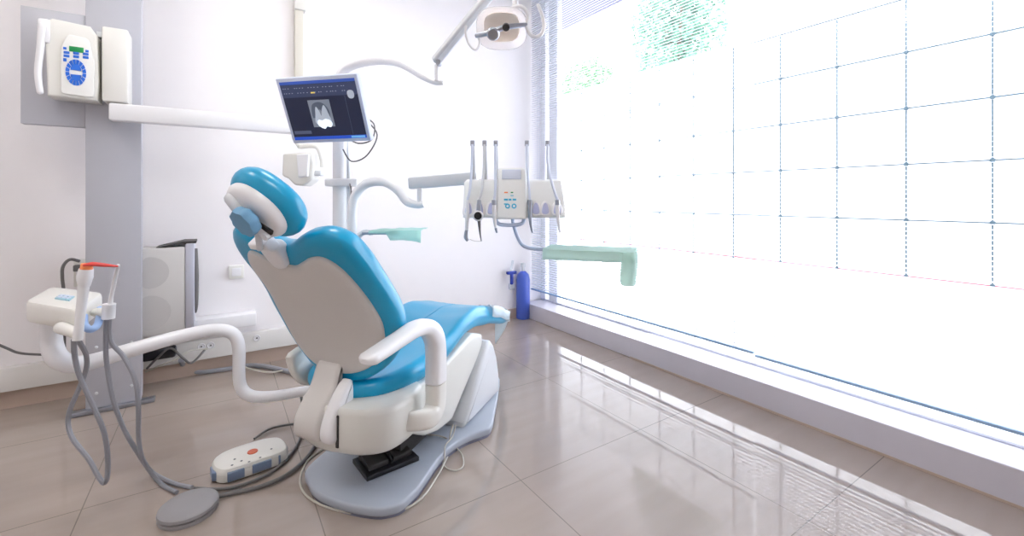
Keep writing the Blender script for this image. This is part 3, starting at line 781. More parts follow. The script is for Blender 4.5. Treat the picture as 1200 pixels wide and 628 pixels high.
# ------------------------------------------------------------------ monitor
TL, TR_, BL, BR = at(324, 92, 2.24), at(421, 87, 2.17), at(341, 169, 2.39), at(431, 165, 2.30)
cen = (TL+TR_+BL+BR)/4
ux = ((TR_-TL)+(BR-BL)).normalized(); uy = ((TL-BL)+(TR_-BR)).normalized(); uy = (uy-ux*uy.dot(ux)).normalized(); un = ux.cross(uy)
MW = ((TR_-TL).length+(BR-BL).length)/2; MH = ((TL-BL).length+(TR_-BR).length)/2
def fm(a, c, d): return cen+ux*a*MW+uy*c*MH+un*d
mon = thing('monitor', cen-uy*MH*.5, 'flat monitor showing a grey tooth x-ray on a dark screen', 'monitor')
R_ = Matrix((ux, uy, un)).transposed()
b = MB(); b.box(fm(0, 0, -.024), (MW, MH, .04), R=R_, bev=.006); b.box(fm(0, 0, -.055), (MW*.7, MH*.7, .04), R=R_, bev=.015); b.build('monitor_housing', mat('monitor_bezel', (205, 212, 232), .35, var=.01), mon)
def emat(name, rgb, e=.75): return mat(name, rgb, .35, emit=e, var=.05, spec=.3)
sx, sy = .462, .445
def patch(name, m, x0_, y0_, x1_, y1_, d, par):
    b_ = MB(); b_.box(fm((x0_+x1_)/2, (y0_+y1_)/2, d), (abs(x1_-x0_)*MW, abs(y1_-y0_)*MH, .0008), R=R_); return b_.build(name, m, par, smooth=False)
scr = patch('screen', emat('screen_dark', (36, 40, 60), .5), -sx, -sy, sx, sy, -.0035, mon)
patch('title_bar', emat('screen_blue', (50, 75, 150)), -sx, sy-.045, sx, sy, -.0028, scr)
patch('tool_bar', emat('screen_slate', (52, 58, 82)), -sx, sy-.235, sx, sy-.05, -.0028, scr)
patch('status_bar', emat('screen_royal', (38, 72, 168)), -sx, -sy, sx, -sy+.05, -.0028, scr)
patch('status_light', emat('screen_cyan', (100, 160, 205)), sx-.19, -sy+.008, sx-.02, -sy+.04, -.0022, scr)
M_ICON = emat('screen_icon', (120, 128, 150))
for i in range(22):
    x_ = -.44+i*.036+(.01 if i % 4 == 0 else 0)
    for y_ in ((sy-.10), (sy-.17)):
        if (i*7+int(y_*100)) % 5:
            b = MB(); b.box(fm(x_, y_, -.0022), (.006, .0035, .0006), R=R_); b.build('tool_icon', M_ICON, scr, smooth=False)
patch('yellow_icon', emat('screen_yellow', (200, 180, 90)), -.10, sy-.185, -.05, sy-.165, -.0020, scr)
patch('list_rows', emat('screen_text', (70, 76, 98)), -.44, -.35, -.22, -.30, -.0022, scr)
# radiograph: a film with three tooth roots and a bright crown
patch('radiograph', emat('xray_mid', (104, 110, 122), .8), -.17, -.25, .10, .16, -.0026, scr)
def tooth(name, m, pts, d):
    b_ = MB(); b_.prism(sm2(pts, 4), lambda a, c, dd: fm(a, c, d+dd), 0, .0006); b_.build(name, m, scr, smooth=False)
tooth('xray_shadow', emat('xray_dark', (70, 76, 90), .8), [(-.15, -.1), (-.13, .08), (-.05, .13), (.02, .1), (.07, .0), (.06, -.12), (0, -.05), (-.05, .02), (-.09, -.08)], -.0022)
tooth('xray_root', emat('xray_light', (150, 156, 166), .8), [(-.12, -.2), (-.11, -.05), (-.085, .06), (-.055, .0), (-.04, -.08), (-.015, .02), (.02, .08), (.05, -.03), (.06, -.2)], -.0018)
tooth('xray_crown', emat('xray_bright', (215, 222, 228), .9), [(-.11, -.2), (-.09, -.14), (-.04, -.15), (.0, -.13), (.05, -.15), (.075, -.2), (.05, -.255), (.0, -.245), (-.03, -.28), (-.08, -.25)], -.0014)
tooth('xray_thumbnail', emat('xray_light', (150, 156, 166), .8), [(.34, .20), (.345, .26), (.38, .28), (.415, .26), (.42, .20), (.40, .16), (.36, .16)], -.0018)
patch('divider_line', emat('screen_text', (70, 76, 98)), .30, -.38, .303, .2, -.002, scr)
b = MB(); b.tube([fm(.12, -.1, -.06), fm(.12, -.25, -.12), Vector((PX, PY, at(398, 150, DU).z))], .022, seg=12, smooth=5); b.build('mount_arm', M_WHITE, mon)

# ------------------------------------------------------------------ operating lamp
lb = at(398, 110, DU)
lamp = thing('operating_lamp', at(590, 55, 2.1), 'white operating lamp with clear dish on a curved tube and grey spring arm', 'lamp')
b = MB(); b.tube([Vector((PX, PY, 1.85)), at(397, 100, DU), at(402, 84, DU), at(418, 75, DU-.03), at(445, 71, DU-.1), at(470, 75, DU-.16), at(495, 89, DU-.23), at(510, 96, DU-.27), at(520, 97, DU-.29)], [.03, .03, .028, .026, .024, .022, .020, .016, .010], seg=14); b.build('curved_arm', M_WHITE, lamp)
DL = 2.33
b = MB(); b.tube([at(512, 95, DL), at(512, 76, DL)], .012, seg=12); b.build('joint_post', M_WHITE, lamp)
a0 = at(511, 71, DL); a1 = at(600, -38, 2.15); dd = (a1-a0).normalized()
b = MB(); b.tube([a0-dd*.01, a1], .034, seg=4, smooth=1); sa = b.build('spring_arm', M_GREYP, lamp, bevel=.012)
b = MB(); b.lathe([(0, -.02), (.014, -.02), (.014, .02), (0, .02)], at(514, 74, DL-.02), (SF, CF, 0), seg=14); b.build('pivot', M_STEEL, sa)
b = MB(); b.tube([a1, at(604, -20, 2.13), at(604, 5, 2.12), at(606, 20, 2.12)], .014, seg=10); b.build('yoke', M_WHITE, lamp)
lc = at(588, 33, 2.1); ld = (-Vector((SF, CF, 0))*.8+Vector((0, 0, -.6))).normalized()
M_DISH = translucent_mat('lamp_dish', (252, 248, 248), .5, .2, clear=.4)
def lamp_fr():
    a = ld.cross(Vector((0, 0, 1))).normalized(); return a, a.cross(ld).normalized()
la, lu = lamp_fr()
if la.dot(Vector((CF, -SF, 0))) < 0: la = -la
hp2 = [(math.copysign(abs(math.cos(a))**.7, math.cos(a))*.118, math.copysign(abs(math.sin(a))**.7, math.sin(a))*.098) for a in [2*PI*k/32 for k in range(32)]]
b = MB(); b.pad(hp2, (0, 0), [(0, .08, -.07), (0, .45, -.062), (0, .8, -.04), (0, 1, .0), (0, 1.02, .012), (0, .98, .014), (0, .78, -.03), (0, .42, -.054), (0, .05, -.06)], lambda x, y, d: lc+la*x+lu*y+ld*d); b.build('lamp_dish', M_DISH, lamp)
M_REFL = mat('warm_reflector', (255, 240, 226), .3, var=.04)
b = MB(); b.pad([(x*.72, y*.7) for x, y in hp2], (0, 0), [(0, .05, -.05), (0, .6, -.04), (0, 1, -.012), (0, .98, -.008), (0, .6, -.034), (0, .05, -.044)], lambda x, y, d: lc+la*x+lu*y+ld*d); b.build('reflector', M_REFL, lamp)
b = MB(); b.tube([at(558, 42, 2.06), at(575, 38, 2.02), at(592, 32, 2.02), at(617, 29, 2.06)], [.01, .013, .013, .01], seg=12); hb2 = b.build('cross_bar', M_STEEL, lamp)
b = MB(); b.lathe([(0, 0), (.028, 0), (.03, .012), (.024, .02), (0, .022)], at(578, 39, 2.0), ld, seg=20); b.build('bulb_shield', M_STEEL, hb2)
b = MB(); b.lathe([(0, 0), (.016, 0), (.016, .02), (0, .024)], at(593, 31, 2.0), ld, seg=16); b.build('bulb_holder', M_DARK, hb2)
b = MB(); b.tube([at(546, 30, 2.06), at(546, 40, 2.06), at(550, 52, 2.06), at(557, 58, 2.06), at(562, 52, 2.06), at(561, 42, 2.06)], .006, seg=8); b.build('handle', M_WHITE, lamp)
b = MB(); b.tube([at(600, 9, 2.06), at(612, 8, 2.06), at(619, 18, 2.06), at(617, 30, 2.06), at(622, 41, 2.06), at(631, 43, 2.06), at(637, 34, 2.06), at(636, 20, 2.06), at(630, 5, 2.06)], .009, seg=10); b.build('handle', M_WHITE, lamp)

# ------------------------------------------------------------------ instrument console
DI = 2.32
con = thing('instrument_console', at(600, 265, DI), 'white instrument console with small blue keypad on an arched white arm', 'instrument console')
b = MB(); b.tube([at(414, 330, DU-.1), at(413, 290, DU-.1), at(413, 250, DU-.1), at(417, 228, DU-.1), at(430, 215, DU-.12), at(450, 213, DU-.15), at(466, 222, DU-.18), at(477, 236, DU-.2), at(490, 240, DU-.22), at(497, 239, DU-.23)], [.026]*7+[.024, .02, .016], seg=16); b.build('arched_arm', M_WHITE, con)
b = MB(); b.tube([at(492, 238, DU-.22), at(492, 220, DU-.22)], .015, seg=12); b.build('joint_post', M_WHITE, con)
a0 = at(480, 215, 2.42); a1 = at(560, 208.5, DI+.05); ax_ = (a1-a0).normalized(); sd_ = ax_.cross(Vector((0, 0, 1))).normalized(); up_ = sd_.cross(ax_)
b = MB(); b.box((a0+a1)/2, ((a1-a0).length, .06, .064), R=Matrix((ax_, sd_, up_)).transposed(), bev=.01); b.build('beam_arm', M_GREYP, con)
def fc(a, c, d):   # a, c in metres: right and up from the console's centre; d towards the viewer
    return cw(.004+a, DI-d, 1.27+c)
bodyp = [(-.25, -.12), (.265, -.12), (.268, -.06), (.25, .07), (.235, .075), (-.235, .075), (-.25, .06)]
M_CON = mat('console_plastic', (242, 244, 242), .35, coat=.2, var=.01)
def lean(a, c, d): return fc(a, c, d-.25*(c))
b = MB(); b.prism(bodyp, lean, -.06, .06, bev=.014); cb = b.build('console_body', M_CON, con)
b = MB(); b.prism([(-.085, -.125), (.068, -.125), (.072, .0), (.07, .12), (.055, .135), (-.065, .135), (-.078, .12)], lean, -.03, .085, bev=.014); pn = b.build('control_panel', M_CON, con)
b = MB(); b.prism([(-.055, .075), (.042, .075), (.042, .125), (-.055, .125)], lean, .083, .09, bev=.003); b.build('display', M_BLUEG, pn)
M_AQ = mat('aqua_key', (70, 185, 220), .4, var=.03)
for x_, z_, w_, h_, m_ in ((-.034, .008, .018, .006, M_ORANGE), (-.004, .008, .012, .005, M_GREEN), (-.004, -.008, .016, .004, M_AQ), (-.034, -.028, .02, .009, M_AQ), (-.014, -.028, .014, .009, M_AQ), (.008, -.028, .018, .009, M_AQ), (-.034, -.05, .02, .006, M_AQ)):
    b = MB(); b.prism([(x_-w_/2, z_-h_/2), (x_+w_/2, z_-h_/2), (x_+w_/2, z_+h_/2), (x_-w_/2, z_+h_/2)], lean, .083, .088); b.build('key', m_, pn, smooth=False)
for x_ in (-.026, .006):
    b = MB(); b.prism([(x_+.0125*math.cos(a), -.06+.0125*math.sin(a)) for a in [2*PI*k/20 for k in range(20)]], lean, .083, .09); k_ = b.build('round_key', M_AQ, pn)
    b = MB(); b.prism([(x_+.006*math.cos(a), -.06+.006*math.sin(a)) for a in [2*PI*k/14 for k in range(14)]], lean, .089, .0915); b.build('key_centre', M_WHITE, k_)
# lower ledge with rounded finger bays
for x_ in (-.222, -.166, -.108, .116, .163, .222):
    b = MB(); o_ = sm2([(x_-.022, -.055), (x_-.028, -.10), (x_, -.112), (x_+.028, -.10), (x_+.022, -.055), (x_, -.035)], 4)
    b.prism(o_, lean, .05, .074, bev=.006); by_ = b.build('holder', M_WHITE, con)
    b = MB(); o2 = sm2([(x_-.011, -.055), (x_-.017, -.092), (x_, -.1), (x_+.017, -.092), (x_+.011, -.055), (x_, -.044)], 4)
    b.prism(o2, lean, .07, .078, bev=.002); b.build('holder_pad', mat('lilac_pad', (186, 192, 226), .5, var=.02), by_)
# handle loop
M_HND = mat('grey_blue_handle', (196, 208, 232), .35, var=.01)
b = MB(); b.tube([fc(-.085, -.12, .05), fc(-.078, -.145, .07), (fc(-.05, -.155, .08)), fc(.02, -.155, .08), fc(.05, -.145, .07), fc(.058, -.12, .05)], .0095, seg=12); b.build('handle', M_HND, con)
# whip arms with hoses
whips = [(554, 550), (568, 563), (581, 579.5), (617, 623), (641, 651)]
for i, (ut, ub) in enumerate(whips):
    xa = (ut-U0)/F_PX*DI-.004; 
    b = MB(); b.tube([fc(xa+.006, .06, .0), fc(xa+.006, .11, .005), fc(xa+.004, .27, .01)], [.010, .009, .006], seg=10, smooth=3); wp = b.build('whip_arm', M_GREYP, con)
    b = MB(); b.box(fc(xa+.001, .262, .02), (.022, .02, .03), rz=-YAW, bev=.004); b.build('whip_tip', M_STEEL, wp)
inst = [
 (550, 252, 'bent', 'suction style handpiece with angled grey tip hanging at the outer end of the console'),
 (563, 245, 'round', 'dental handpiece with round black lens ring and dark pointed tip'),
 (580, 232, 'slim', 'slim white dental handpiece beside the console keypad'),
 (620, 232, 'steel', 'steel dental handpiece hanging on the window side of the console keypad'),
 (651, 232, 'white', 'white dental handpiece at the far end of the console near the window')]
for (ub, vb, kind, lab), (ut, _) in zip(inst, whips):
    xa = (ut-U0)/F_PX*DI-.004; xb = (ub-U0)/F_PX*DI-.004
    t = thing('handpiece', fc(xb, -.16, .09), lab, 'handpiece', 'handpieces on the instrument console')
    b = MB(); b.tube([fc(xa, .255, .03), fc(xa, .15, .05), fc((xa+xb)/2+.003, .03, .085), fc(xb, -.03, .098)], .0065, seg=8); b.build('hose', M_BLUEG if kind != 'round' else M_GREYP, t)
    zb0 = -.03
    if kind == 'bent':
        b = MB(); b.tube([fc(xb, zb0, .098), fc(xb, -.1, .098), fc(xb-.003, -.18, .1)], [.008, .011, .010], seg=12); b.build('handle', M_WHITE, t)
        b = MB(); b.tube([fc(xb-.003, -.18, .1), fc(xb-.006, -.215, .1), fc(xb+.004, -.232, .1)], [.009, .012, .008], seg=10); b.build('tip', M_STEEL, t)
    elif kind == 'round':
        b = MB(); b.tube([fc(xb, zb0, .098), fc(xb, -.055, .1), fc(xb, -.085, .1)], [.009, .012, .013], seg=12); b.build('handle', M_STEEL, t)
        q = fc(xb-.004, -.108, .1); b = MB(); b.lathe([(0, 0), (.026, 0), (.027, .01), (.022, .02), (0, .02)], q, -Vector((SF, CF, 0)), seg=24); ring_ = b.build('lens_ring', M_WHITE, t)
        b = MB(); b.lathe([(0, 0), (.019, 0), (.019, .003), (0, .003)], q-Vector((SF, CF, 0))*.021, -Vector((SF, CF, 0)), seg=24); b.build('lens', M_BLACK, ring_)
        b = MB(); b.tube([fc(xb, -.125, .1), fc(xb+.002, -.155, .1), fc(xb+.006, -.2, .1), fc(xb+.012, -.235, .1)], [.009, .007, .004, .002], seg=10); b.build('probe', M_CABLE, t)
        b = MB(); b.tube([fc(xb+.012, -.235, .1), fc(xb-.02, -.235, .1), fc(xb-.045, -.225, .1)], .0012, seg=6); b.build('tip', M_THIN, t)
    else:
        mh = {'slim': M_WHITE, 'steel': M_STEEL, 'white': M_WHITE}[kind]
        b = MB(); b.tube([fc(xb, zb0, .098), fc(xb, -.08, .1), fc(xb+.004, -.14, .1), fc(xb+.008, -.17, .1)], [.009, .0115, .009, .006], seg=12); b.build('handle', mh, t)
        b = MB(); b.tube([fc(xb+.008, -.17, .1), fc(xb+.014, -.193, .1)], [.007, .005], seg=10); b.build('head', M_STEEL if kind != 'white' else M_WHITE, t)
        b = MB(); b.tube([fc(xb, -.03, .1), fc(xb, -.055, .1)], .0125, seg=12); b.build('coupling', M_STEEL, t)

# right mint tray with its tube arm
tr = thing('paper_covered_tray', at(690, 300, 2.3), 'mint green paper covered tray before the window blind', 'tray')
b = MB(); b.tube([fc(0.0, -.12, .0), fc(.004, -.16, .0), at(609, 283, DI), at(618, 290, DI), at(636, 292, DI), at(665, 292, DI)], .009, seg=10); b.build('tray_arm', M_HND, tr)
ta, tb_ = at(636, 297, 2.32), at(744, 300, 2.22)
zc = at(690, 293, 2.27).z
def ftray(a, c, d):    # a along, c depth away
    x_ = at(636, 292, 2.24); y_ = at(744, 296, 2.10); e_ = (y_-x_); e_.z = 0; L_ = e_.length; e_.normalize(); g_ = Vector((-e_.y, e_.x, 0))
    if g_.dot(Vector((SF, CF, 0))) < 0: g_ = -g_
    return Vector((x_.x, x_.y, 0))+e_*a*L_+g_*c+Vector((0, 0, zc+d))
rows = []
b = MB()
prof_ = [(-.008, -.042), (-.004, -.02), (.0, .008), (.03, .014), (.1, .012), (.18, .014), (.235, .008), (.24, -.02)]
for i in range(15):
    a_ = i/14
    rows.append([ftray(a_, c_, d_+.0012*math.sin(i*1.7+k*1.1)) for k, (c_, d_) in enumerate(prof_)])
vs = [[b._v(p_) for p_ in r] for r in rows]
for i in range(len(rows)-1):
    for k in range(len(prof_)-1): b._f([vs[i][k], vs[i][k+1], vs[i+1][k+1], vs[i+1][k]])
dr = b.build('paper_cover', M_DRAPE, tr); s_ = dr.modifiers.new('thickness', 'SOLIDIFY'); s_.thickness = .002
b = MB(); 
fl_ = [[ftray(a_+.012*math.sin(d_*30+a_*9), c_-.004*math.cos(d_*40), d_) for a_, c_ in ((.86, -.014), (.93, -.02), (1.0, -.014), (1.02, .05), (1.01, .13))] for d_ in (.012, -.03, -.08, -.125, -.15)]
vs = [[b._v(p_) for p_ in r] for r in fl_]
for i in range(4):
    for k in range(4): b._f([vs[i][k], vs[i][k+1], vs[i+1][k+1], vs[i+1][k]])
fo = b.build('paper_flap', M_DRAPE, tr, sub=2); s_ = fo.modifiers.new('thickness', 'SOLIDIFY'); s_.thickness = .003
b = MB(); b.prism([(0.02, .01), (.98, .01), (.98, .225), (.02, .225)], ftray, -.012, .0, bev=.003); b.build('tray_plate', M_STEEL, tr)

# left mint tray on the pole
t2 = thing('film_covered_tray', at(462, 275, 2.75), 'teal film covered tray between the pole and the arched arm', 'tray')
zt2_ = at(460, 269, 2.6).z
def ft2(a, c, d):
    x_ = at(424, 275, 2.48); y_ = at(492, 280, 2.48); e_ = (y_-x_); e_.z = 0; L_ = e_.length; e_.normalize(); g_ = Vector((-e_.y, e_.x, 0))
    return Vector((x_.x, x_.y, 0))+e_*a*L_+g_*c+Vector((0, 0, zt2_+d))
b = MB(); b.prism([(0, 0), (.62, 0), (.62, .2), (0, .2)], ft2, -.02, -.005, bev=.003); b.build('tray_plate', M_STEEL, t2)
b = MB(); rows = []
prof_ = [(-.01, -.05), (-.006, -.02), (0, .004), (.06, .008), (.14, .004), (.2, .006)]
for i in range(13):
    a_ = .12+.9*i/12; k_ = -.02*max(0, (a_-.75)*3)**1.5
    rows.append([ft2(a_, c_, d_*(1 if .42 < a_ else .25)+(k_ if c_ < .0 else 0)+.001*math.sin(i*1.9+k)) for k, (c_, d_) in enumerate(prof_)])
vs = [[b._v(p_) for p_ in r] for r in rows]
for i in range(len(rows)-1):
    for k in range(len(prof_)-1): b._f([vs[i][k], vs[i][k+1], vs[i+1][k+1], vs[i+1][k]])
o = b.build('film_cover', M_DRAPE2, t2); s_ = o.modifiers.new('thickness', 'SOLIDIFY'); s_.thickness = .002

# ------------------------------------------------------------------ corner items
q = at_z(613, 372.5, 0)
cyl = thing('gas_cylinder', (q.x, q.y, 0), 'tall blue gas cylinder standing in the room corner by the window', 'gas cylinder')
b = MB(); b.lathe([(.0, 0), (.068, 0), (.072, .01), (.072, .40), (.06, .455), (.03, .485), (.02, .49), (0, .49)], q, seg=28); b.build('cylinder_body', M_BLUEC, cyl)
b = MB(); b.lathe([(0, .485), (.018, .485), (.018, .53), (.026, .532), (.026, .57), (.01, .575), (0, .575)], q, seg=16); b.build('valve', M_GREYP, cyl)
q = at_y(600, 338, BY-.08)
ho = thing('wall_dispenser', (q.x, BY-.08, q.z), 'small dispenser with navy cap and clear bottle on the wall beside the blue cylinder', 'dispenser')
zz = q.z; 
b = MB(); b.box((q.x, BY-.075, zz+.16), (.11, .03, .03), bev=.006); b.box((q.x, BY-.075, zz+.1), (.03, .025, .12), bev=.004); b.box((q.x, BY-.03, zz+.15), (.04, .07, .025), bev=.004); b.build('navy_cap', M_NAVY, ho)
b = MB(); b.lathe([(0, 0), (.03, .0), (.034, .03), (.03, .06), (0, .065)], (q.x, BY-.075, zz-.01), seg=20); b.build('clear_bottle', M_CLEAR, ho)
b = MB(); b.tube([(q.x+.0, BY-.05, zz+.17), (q.x+.02, BY-.05, zz+.23), (q.x+.03, BY-.05, zz+.28)], .012, seg=10); b.build('pump', M_CLEAR, ho)

# ------------------------------------------------------------------ assistant arm and tray
ast = thing('assistant_tray', at(75, 390, 1.8), 'white assistant instrument tray on a long curved tube arm from the chair', 'instrument tray')
P4 = [at(28, 356, 1.85), at(92, 366, 1.70), at(122, 345, 2.03), at(60, 338, 2.17)]
for p_ in P4: p_.z = .815
ctr = sum(P4, Vector())/4
poly = [((p_-ctr).x, (p_-ctr).y) for p_ in P4]
def sub_poly(pl_, n_=5, r_=.05):
    out = []
    m_ = len(pl_)
    for i in range(m_):
        a, b_, c_ = Vector(pl_[i-1]), Vector(pl_[i]), Vector(pl_[(i+1) % m_])
        p_ = b_+(a-b_).normalized()*r_; q_ = b_+(c_-b_).normalized()*r_
        for k in range(n_+1):
            t_ = k/n_; out.append(tuple((1-t_)**2*p_+2*t_*(1-t_)*b_+t_*t_*q_))
    return out
rp = sub_poly(poly)
b = MB(); rr = []
for k, z_ in ((.86, -.078), (.95, -.078), (1.0, -.066), (1.0, -.015), (.985, -.003), (.95, .004), (.7, .012), (.3, .016), (.05, .017)):
    rr.append([ctr+Vector((x*k, y*k, z_)) for x, y in rp])
b.rings(rr); tb = b.build('tray_body', M_CREAM, ast)
kx = (P4[1]-P4[0]).normalized(); ky = (P4[3]-P4[0]).normalized()
kc = at_z(76, 349, .83)
b = MB(); b.prism([(-.055, -.045), (.055, -.045), (.055, .045), (-.055, .045)], lambda a, c, d: kc+kx*a+ky*c+Vector((0, 0, d)), -.008, .004, bev=.002); kp = b.build('keypad', mat('keypad_aqua', (150, 195, 210), .4, var=.08), tb)
for i in range(3):
    for j in range(2):
        b = MB(); b.box(kc+kx*(-.032+.032*i)+ky*(-.018+.036*j)+Vector((0, 0, .006)), (.018, .014, .003), rz=math.atan2(kx.y, kx.x)); b.build('key', M_BLUEG, kp, smooth=False)
# tube arm
pts = [at(60, 372, 1.9), at(60, 388, 1.9), at(61, 405, 1.9), at(68, 420, 1.9), at(85, 427, 1.93), at(110, 423, 1.98), at(150, 411, 2.05), at(200, 397, 2.13), at(240, 388, 2.19), at(262, 387, 2.22), at(275, 393, 2.24), at(280, 408, 2.25), at(280, 435, 2.25), at(282, 452, 2.25), at(290, 462, 2.25), at(305, 465, 2.26), at(330, 463, 2.28), at(352, 459, 2.3), at(372, 457, 2.3)]
rad = [.036, .036, .037, .038, .036, .034, .033, .032, .031, .030, .029, .029, .028, .028, .028, .027, .026, .025, .025]
b = MB(); b.tube(pts, rad, seg=18, smooth=5); b.build('tube_arm', M_WHITE, ast)
b = MB(); b.tube([at(98, 370, 1.72), at(99, 381, 1.70), at(106, 386, 1.70), at(114, 381, 1.74), at(117, 370, 1.8), at(117, 362, 1.84)], .013, seg=12); b.build('blue_handle', mat('soft_blue_plastic', (160, 190, 235), .4, var=.02), ast)
b = MB(); b.tube([at(72, 384, 1.72), at(82, 388, 1.66), at(91, 392, 1.63)], [.024, .02, .016], seg=12); b.tube([at(112, 366, 1.84), at(120, 366, 1.8), at(127, 366, 1.78)], [.018, .02, .022], seg=12); b.build('holder_bracket', M_CREAM, ast)
b = MB(); b.tube([at(128, 356, 1.78), at(127, 373, 1.78)], .022, seg=14); b.build('holder_socket', M_WHITE, ast)
# suction handpieces
s1 = thing('suction_handpiece', at(92, 395, 1.63), 'white suction handpiece with orange tip in the front holder of the assistant tray', 'suction handpiece')
b = MB(); b.tube([at(91, 398, 1.62), at(93, 380, 1.62), at(97, 345, 1.63), at(99, 330, 1.63)], [.016, .014, .016, .018], seg=14); b.tube([at(99, 336, 1.63), at(99.5, 325, 1.63), at(101, 315, 1.63)], [.016, .024, .021], seg=14); b.build('handle', M_WHITE, s1)
b = MB(); b.tube([at(101, 317, 1.63), at(102, 309, 1.63)], [.019, .017], seg=14); b.build('orange_tip', M_ORANGE, s1)
b = MB(); b.tube([at(86.6, 398, 1.62), at(87, 412, 1.64), at(90, 430, 1.66), at(96, 447, 1.68), at(112, 482, 1.70), at(122, 507, 1.72), at(126, 533, 1.74), at(126, 556, 1.75), at(122, 566, 1.76), at(114, 556, 1.76), at(104, 538, 1.77), at(86, 515, 1.78), at(80, 498, 1.79), at(82, 480, 1.79), at(94, 452, 1.79), at(101, 432, 1.78), at(101, 416, 1.75), at(95, 404, 1.7), at(90, 396, 1.64)], .0085, seg=8); b.build('hose', M_HOSE, s1)
s2 = thing('saliva_ejector', at(128, 375, 1.78), 'thin white saliva ejector upright in the rear holder of the assistant tray', 'suction handpiece')
b = MB(); b.tube([at(129, 358, 1.78), at(131, 345, 1.78), at(136, 322, 1.76), at(138.5, 311, 1.74)], [.009, .007, .007, .006], seg=10, rnd=True); b.build('tube_tip', M_WHITE, s2)
fz = lambda u, v, z=.012: at_z(u, v, z)
b = MB(); b.tube([at(125, 374, 1.78), at(124, 400, 1.78), at(125, 425, 1.79), at(132, 465, 1.8), at(145, 502, 1.83), at(163, 533, 1.87), fz(178, 553, .03), fz(203, 566, .01), fz(225, 571, .01)], .0085, seg=8); b.build('hose', M_HOSE, s2)
b = MB(); b.tube([at(128, 374, 1.78), at(130, 400, 1.79), at(145, 418, 1.8), at(158, 444, 1.8), at(162, 473, 1.81), at(163, 520, 1.85), at(171, 545, 1.88), fz(189, 567, .012), fz(207, 577, .01)], .0085, seg=8); b.build('hose', M_HOSE, s2)
b = MB(); b.tube([at(97, 311, 1.60), at(108, 309.5, 1.62), at(122, 310.5, 1.66), at(138, 312, 1.70)], [.004, .008, .007, .003], seg=8)
o = b.build('red_suction_tip', M_RED); tag(o, 'slim red suction tip lying across from the orange tip to the thin ejector', 'suction tip')

# ------------------------------------------------------------------ floor controls
fcx = thing('foot_control', at_z(290, 540, 0), 'cream foot control with blue grey buttons and an orange top button', 'foot control')
g0 = at_z(262, 563, .02); g1 = at_z(337, 537, .02); gx = (g1-g0).normalized(); gy = Vector((-gx.y, gx.x, 0)); GL = (g1-g0).length
def ff(a, c, d): return g0+gx*a*GL+gy*c+Vector((0, 0, d-.02))
fo_ = sm2([(.0, .0), (.3, -.012), (.65, -.012), (.97, .0), (1.04, .06), (1.0, .14), (.8, .175), (.45, .185), (.1, .175), (-.1, .13), (-.12, .06)], 4)
b = MB(); b.prism(fo_, ff, .006, .045, bev=.006)
b.build('foot_control_base', M_CREAM, fcx)
b = MB(); rr = []
for k, z_ in ((1, .044), (.99, .054), (.95, .063), (.85, .067), (.5, .068), (.05, .069)):
    rr.append([ff(.45+(x-.45)*k, .085+(y-.085)*k, z_) for x, y in fo_])
b.rings(rr); b.build('top_cover', M_CREAM, fcx)
for a0_, a1_, nn_ in ((.05, .3, 0), (.42, .72, 0), (.84, 1.04, 1)):
    b = MB()
    y0_ = -.017 if not nn_ else -.006; y1_ = -.017 if not nn_ else .045
    v4 = [(a0_, -.019), (a1_, y1_-.002 if nn_ else -.019), (a1_, y1_+.045 if nn_ else .03), (a0_, .03)]
    b.prism(v4, ff, .012, .052, bev=.005); k_ = b.build('foot_button', M_PEDB, fcx)
b = MB(); b.prism([(-.15, .04), (-.09, .03), (-.09, .1), (-.15, .1)], ff, .01, .05, bev=.006); b.build('foot_button', M_PEDB, fcx)
q = at_z(296, 529, .07)
b = MB(); b.lathe([(0, 0), (.022, 0), (.021, .004), (0, .005)], q-Vector((0, 0, .002)), seg=24); b.build('orange_button', M_ORB, fcx)
b = MB()
for u, v in ((272, 545), (283, 540), (292, 541), (305, 536), (318, 526), (275, 538)): b.lathe([(0, 0), (.005, 0), (.005, .001), (0, .001)], at_z(u, v, .0685), seg=10)
b.build('printed_marks', mat('mark_ink', (120, 124, 130), .5), fcx)

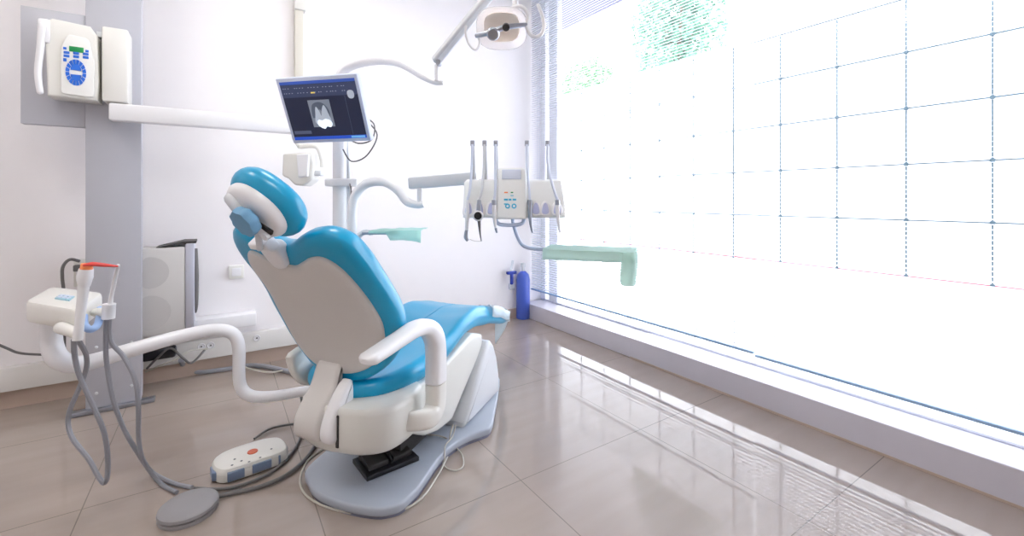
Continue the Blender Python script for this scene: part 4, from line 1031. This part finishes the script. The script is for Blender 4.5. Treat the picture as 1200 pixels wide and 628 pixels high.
q = at_z(221, 592, .03)
ds = thing('disc_pedal', (q.x, q.y, 0), 'round grey disc foot pedal lying on the tiles beside the foot control', 'foot pedal')
b = MB(); b.lathe([(0, .018), (.098, .018), (.102, .024), (.100, .034), (.092, .040), (.05, .043), (0, .044)], (q.x, q.y, 0), seg=40); b.build('disc_top', M_PEDAL, ds)
b = MB(); b.lathe([(0, 0), (.098, 0), (.100, .006), (.098, .014), (.085, .02), (0, .02)], (q.x, q.y, 0), seg=40); b.build('disc_base', M_PEDAL, ds)
for pts, r_, lab in (
    ([fz(228, 572), fz(250, 573), fz(272, 571), fz(300, 562), fz(325, 548), fz(345, 527), fz(354, 505), fz(355, 480, .1), fz(353, 466, .2)], .007, 'grey cable curving from the disc pedal past the foot control up to the tube arm'),
    ([fz(250, 583), fz(275, 577), fz(305, 570), fz(335, 557), fz(358, 538), fz(370, 520), fz(376, 505), fz(385, 498)], .009, 'dark grey cable curving from the disc pedal to under the chair body'),
    ([fz(298, 514), fz(315, 503), fz(335, 498), fz(352, 497), fz(366, 500), fz(380, 508)], .006, 'thin grey cable arching from the back of the foot control to the chair')):
    b = MB(); b.tube(pts, r_, seg=8); o = b.build('floor_cable', M_CABLE); tag(o, lab, 'cable')
b = MB(); b.tube([at_z(352, 428, .02), at_z(320, 436, .02), at_z(292, 432, .02), at_z(285, 428, .02)], .006, seg=8); o = b.build('floor_cable', M_THIN); tag(o, 'pale cable lying on the floor behind the tube arm near the skirting', 'cable')

# ------------------------------------------------------------------ light, world, camera
w_ = bpy.data.worlds.new('sky'); SC.world = w_; w_.use_nodes = True
nt = w_.node_tree; bg = nt.nodes['Background']
sk = nt.nodes.new('ShaderNodeTexSky'); sk.sky_type = 'HOSEK_WILKIE'; sk.turbidity = 8; sk.ground_albedo = .7
sk.sun_direction = Vector((-.3, -.5, .8)).normalized()
mxn = nt.nodes.new('ShaderNodeMix'); mxn.data_type = 'RGBA'; mxn.inputs[0].default_value = .93
nt.links.new(sk.outputs[0], mxn.inputs[6]); mxn.inputs[7].default_value = (.89, .92, 1.0, 1)
nt.links.new(mxn.outputs[2], bg.inputs['Color']); bg.inputs['Strength'].default_value = 8.5
cam = bpy.data.cameras.new('camera'); co = bpy.data.objects.new('camera', cam); COL.objects.link(co)
co.location = (0, 0, H); co.rotation_euler = (PI/2, 0, -YAW)
cam.sensor_width = 36; cam.lens = F_PX/1200*36; cam.shift_y = -(314-V0)/1200; cam.clip_start = .05
SC.camera = co
SC.view_settings.view_transform = 'Standard'; SC.view_settings.look = 'None'
SC.view_settings.gamma = 1; SC.view_settings.use_curve_mapping = False
SC.view_settings.exposure = 0.1
SC.cycles.use_denoising = True
SC.cycles.max_bounces = 10; SC.cycles.diffuse_bounces = 6; SC.cycles.transparent_max_bounces = 24
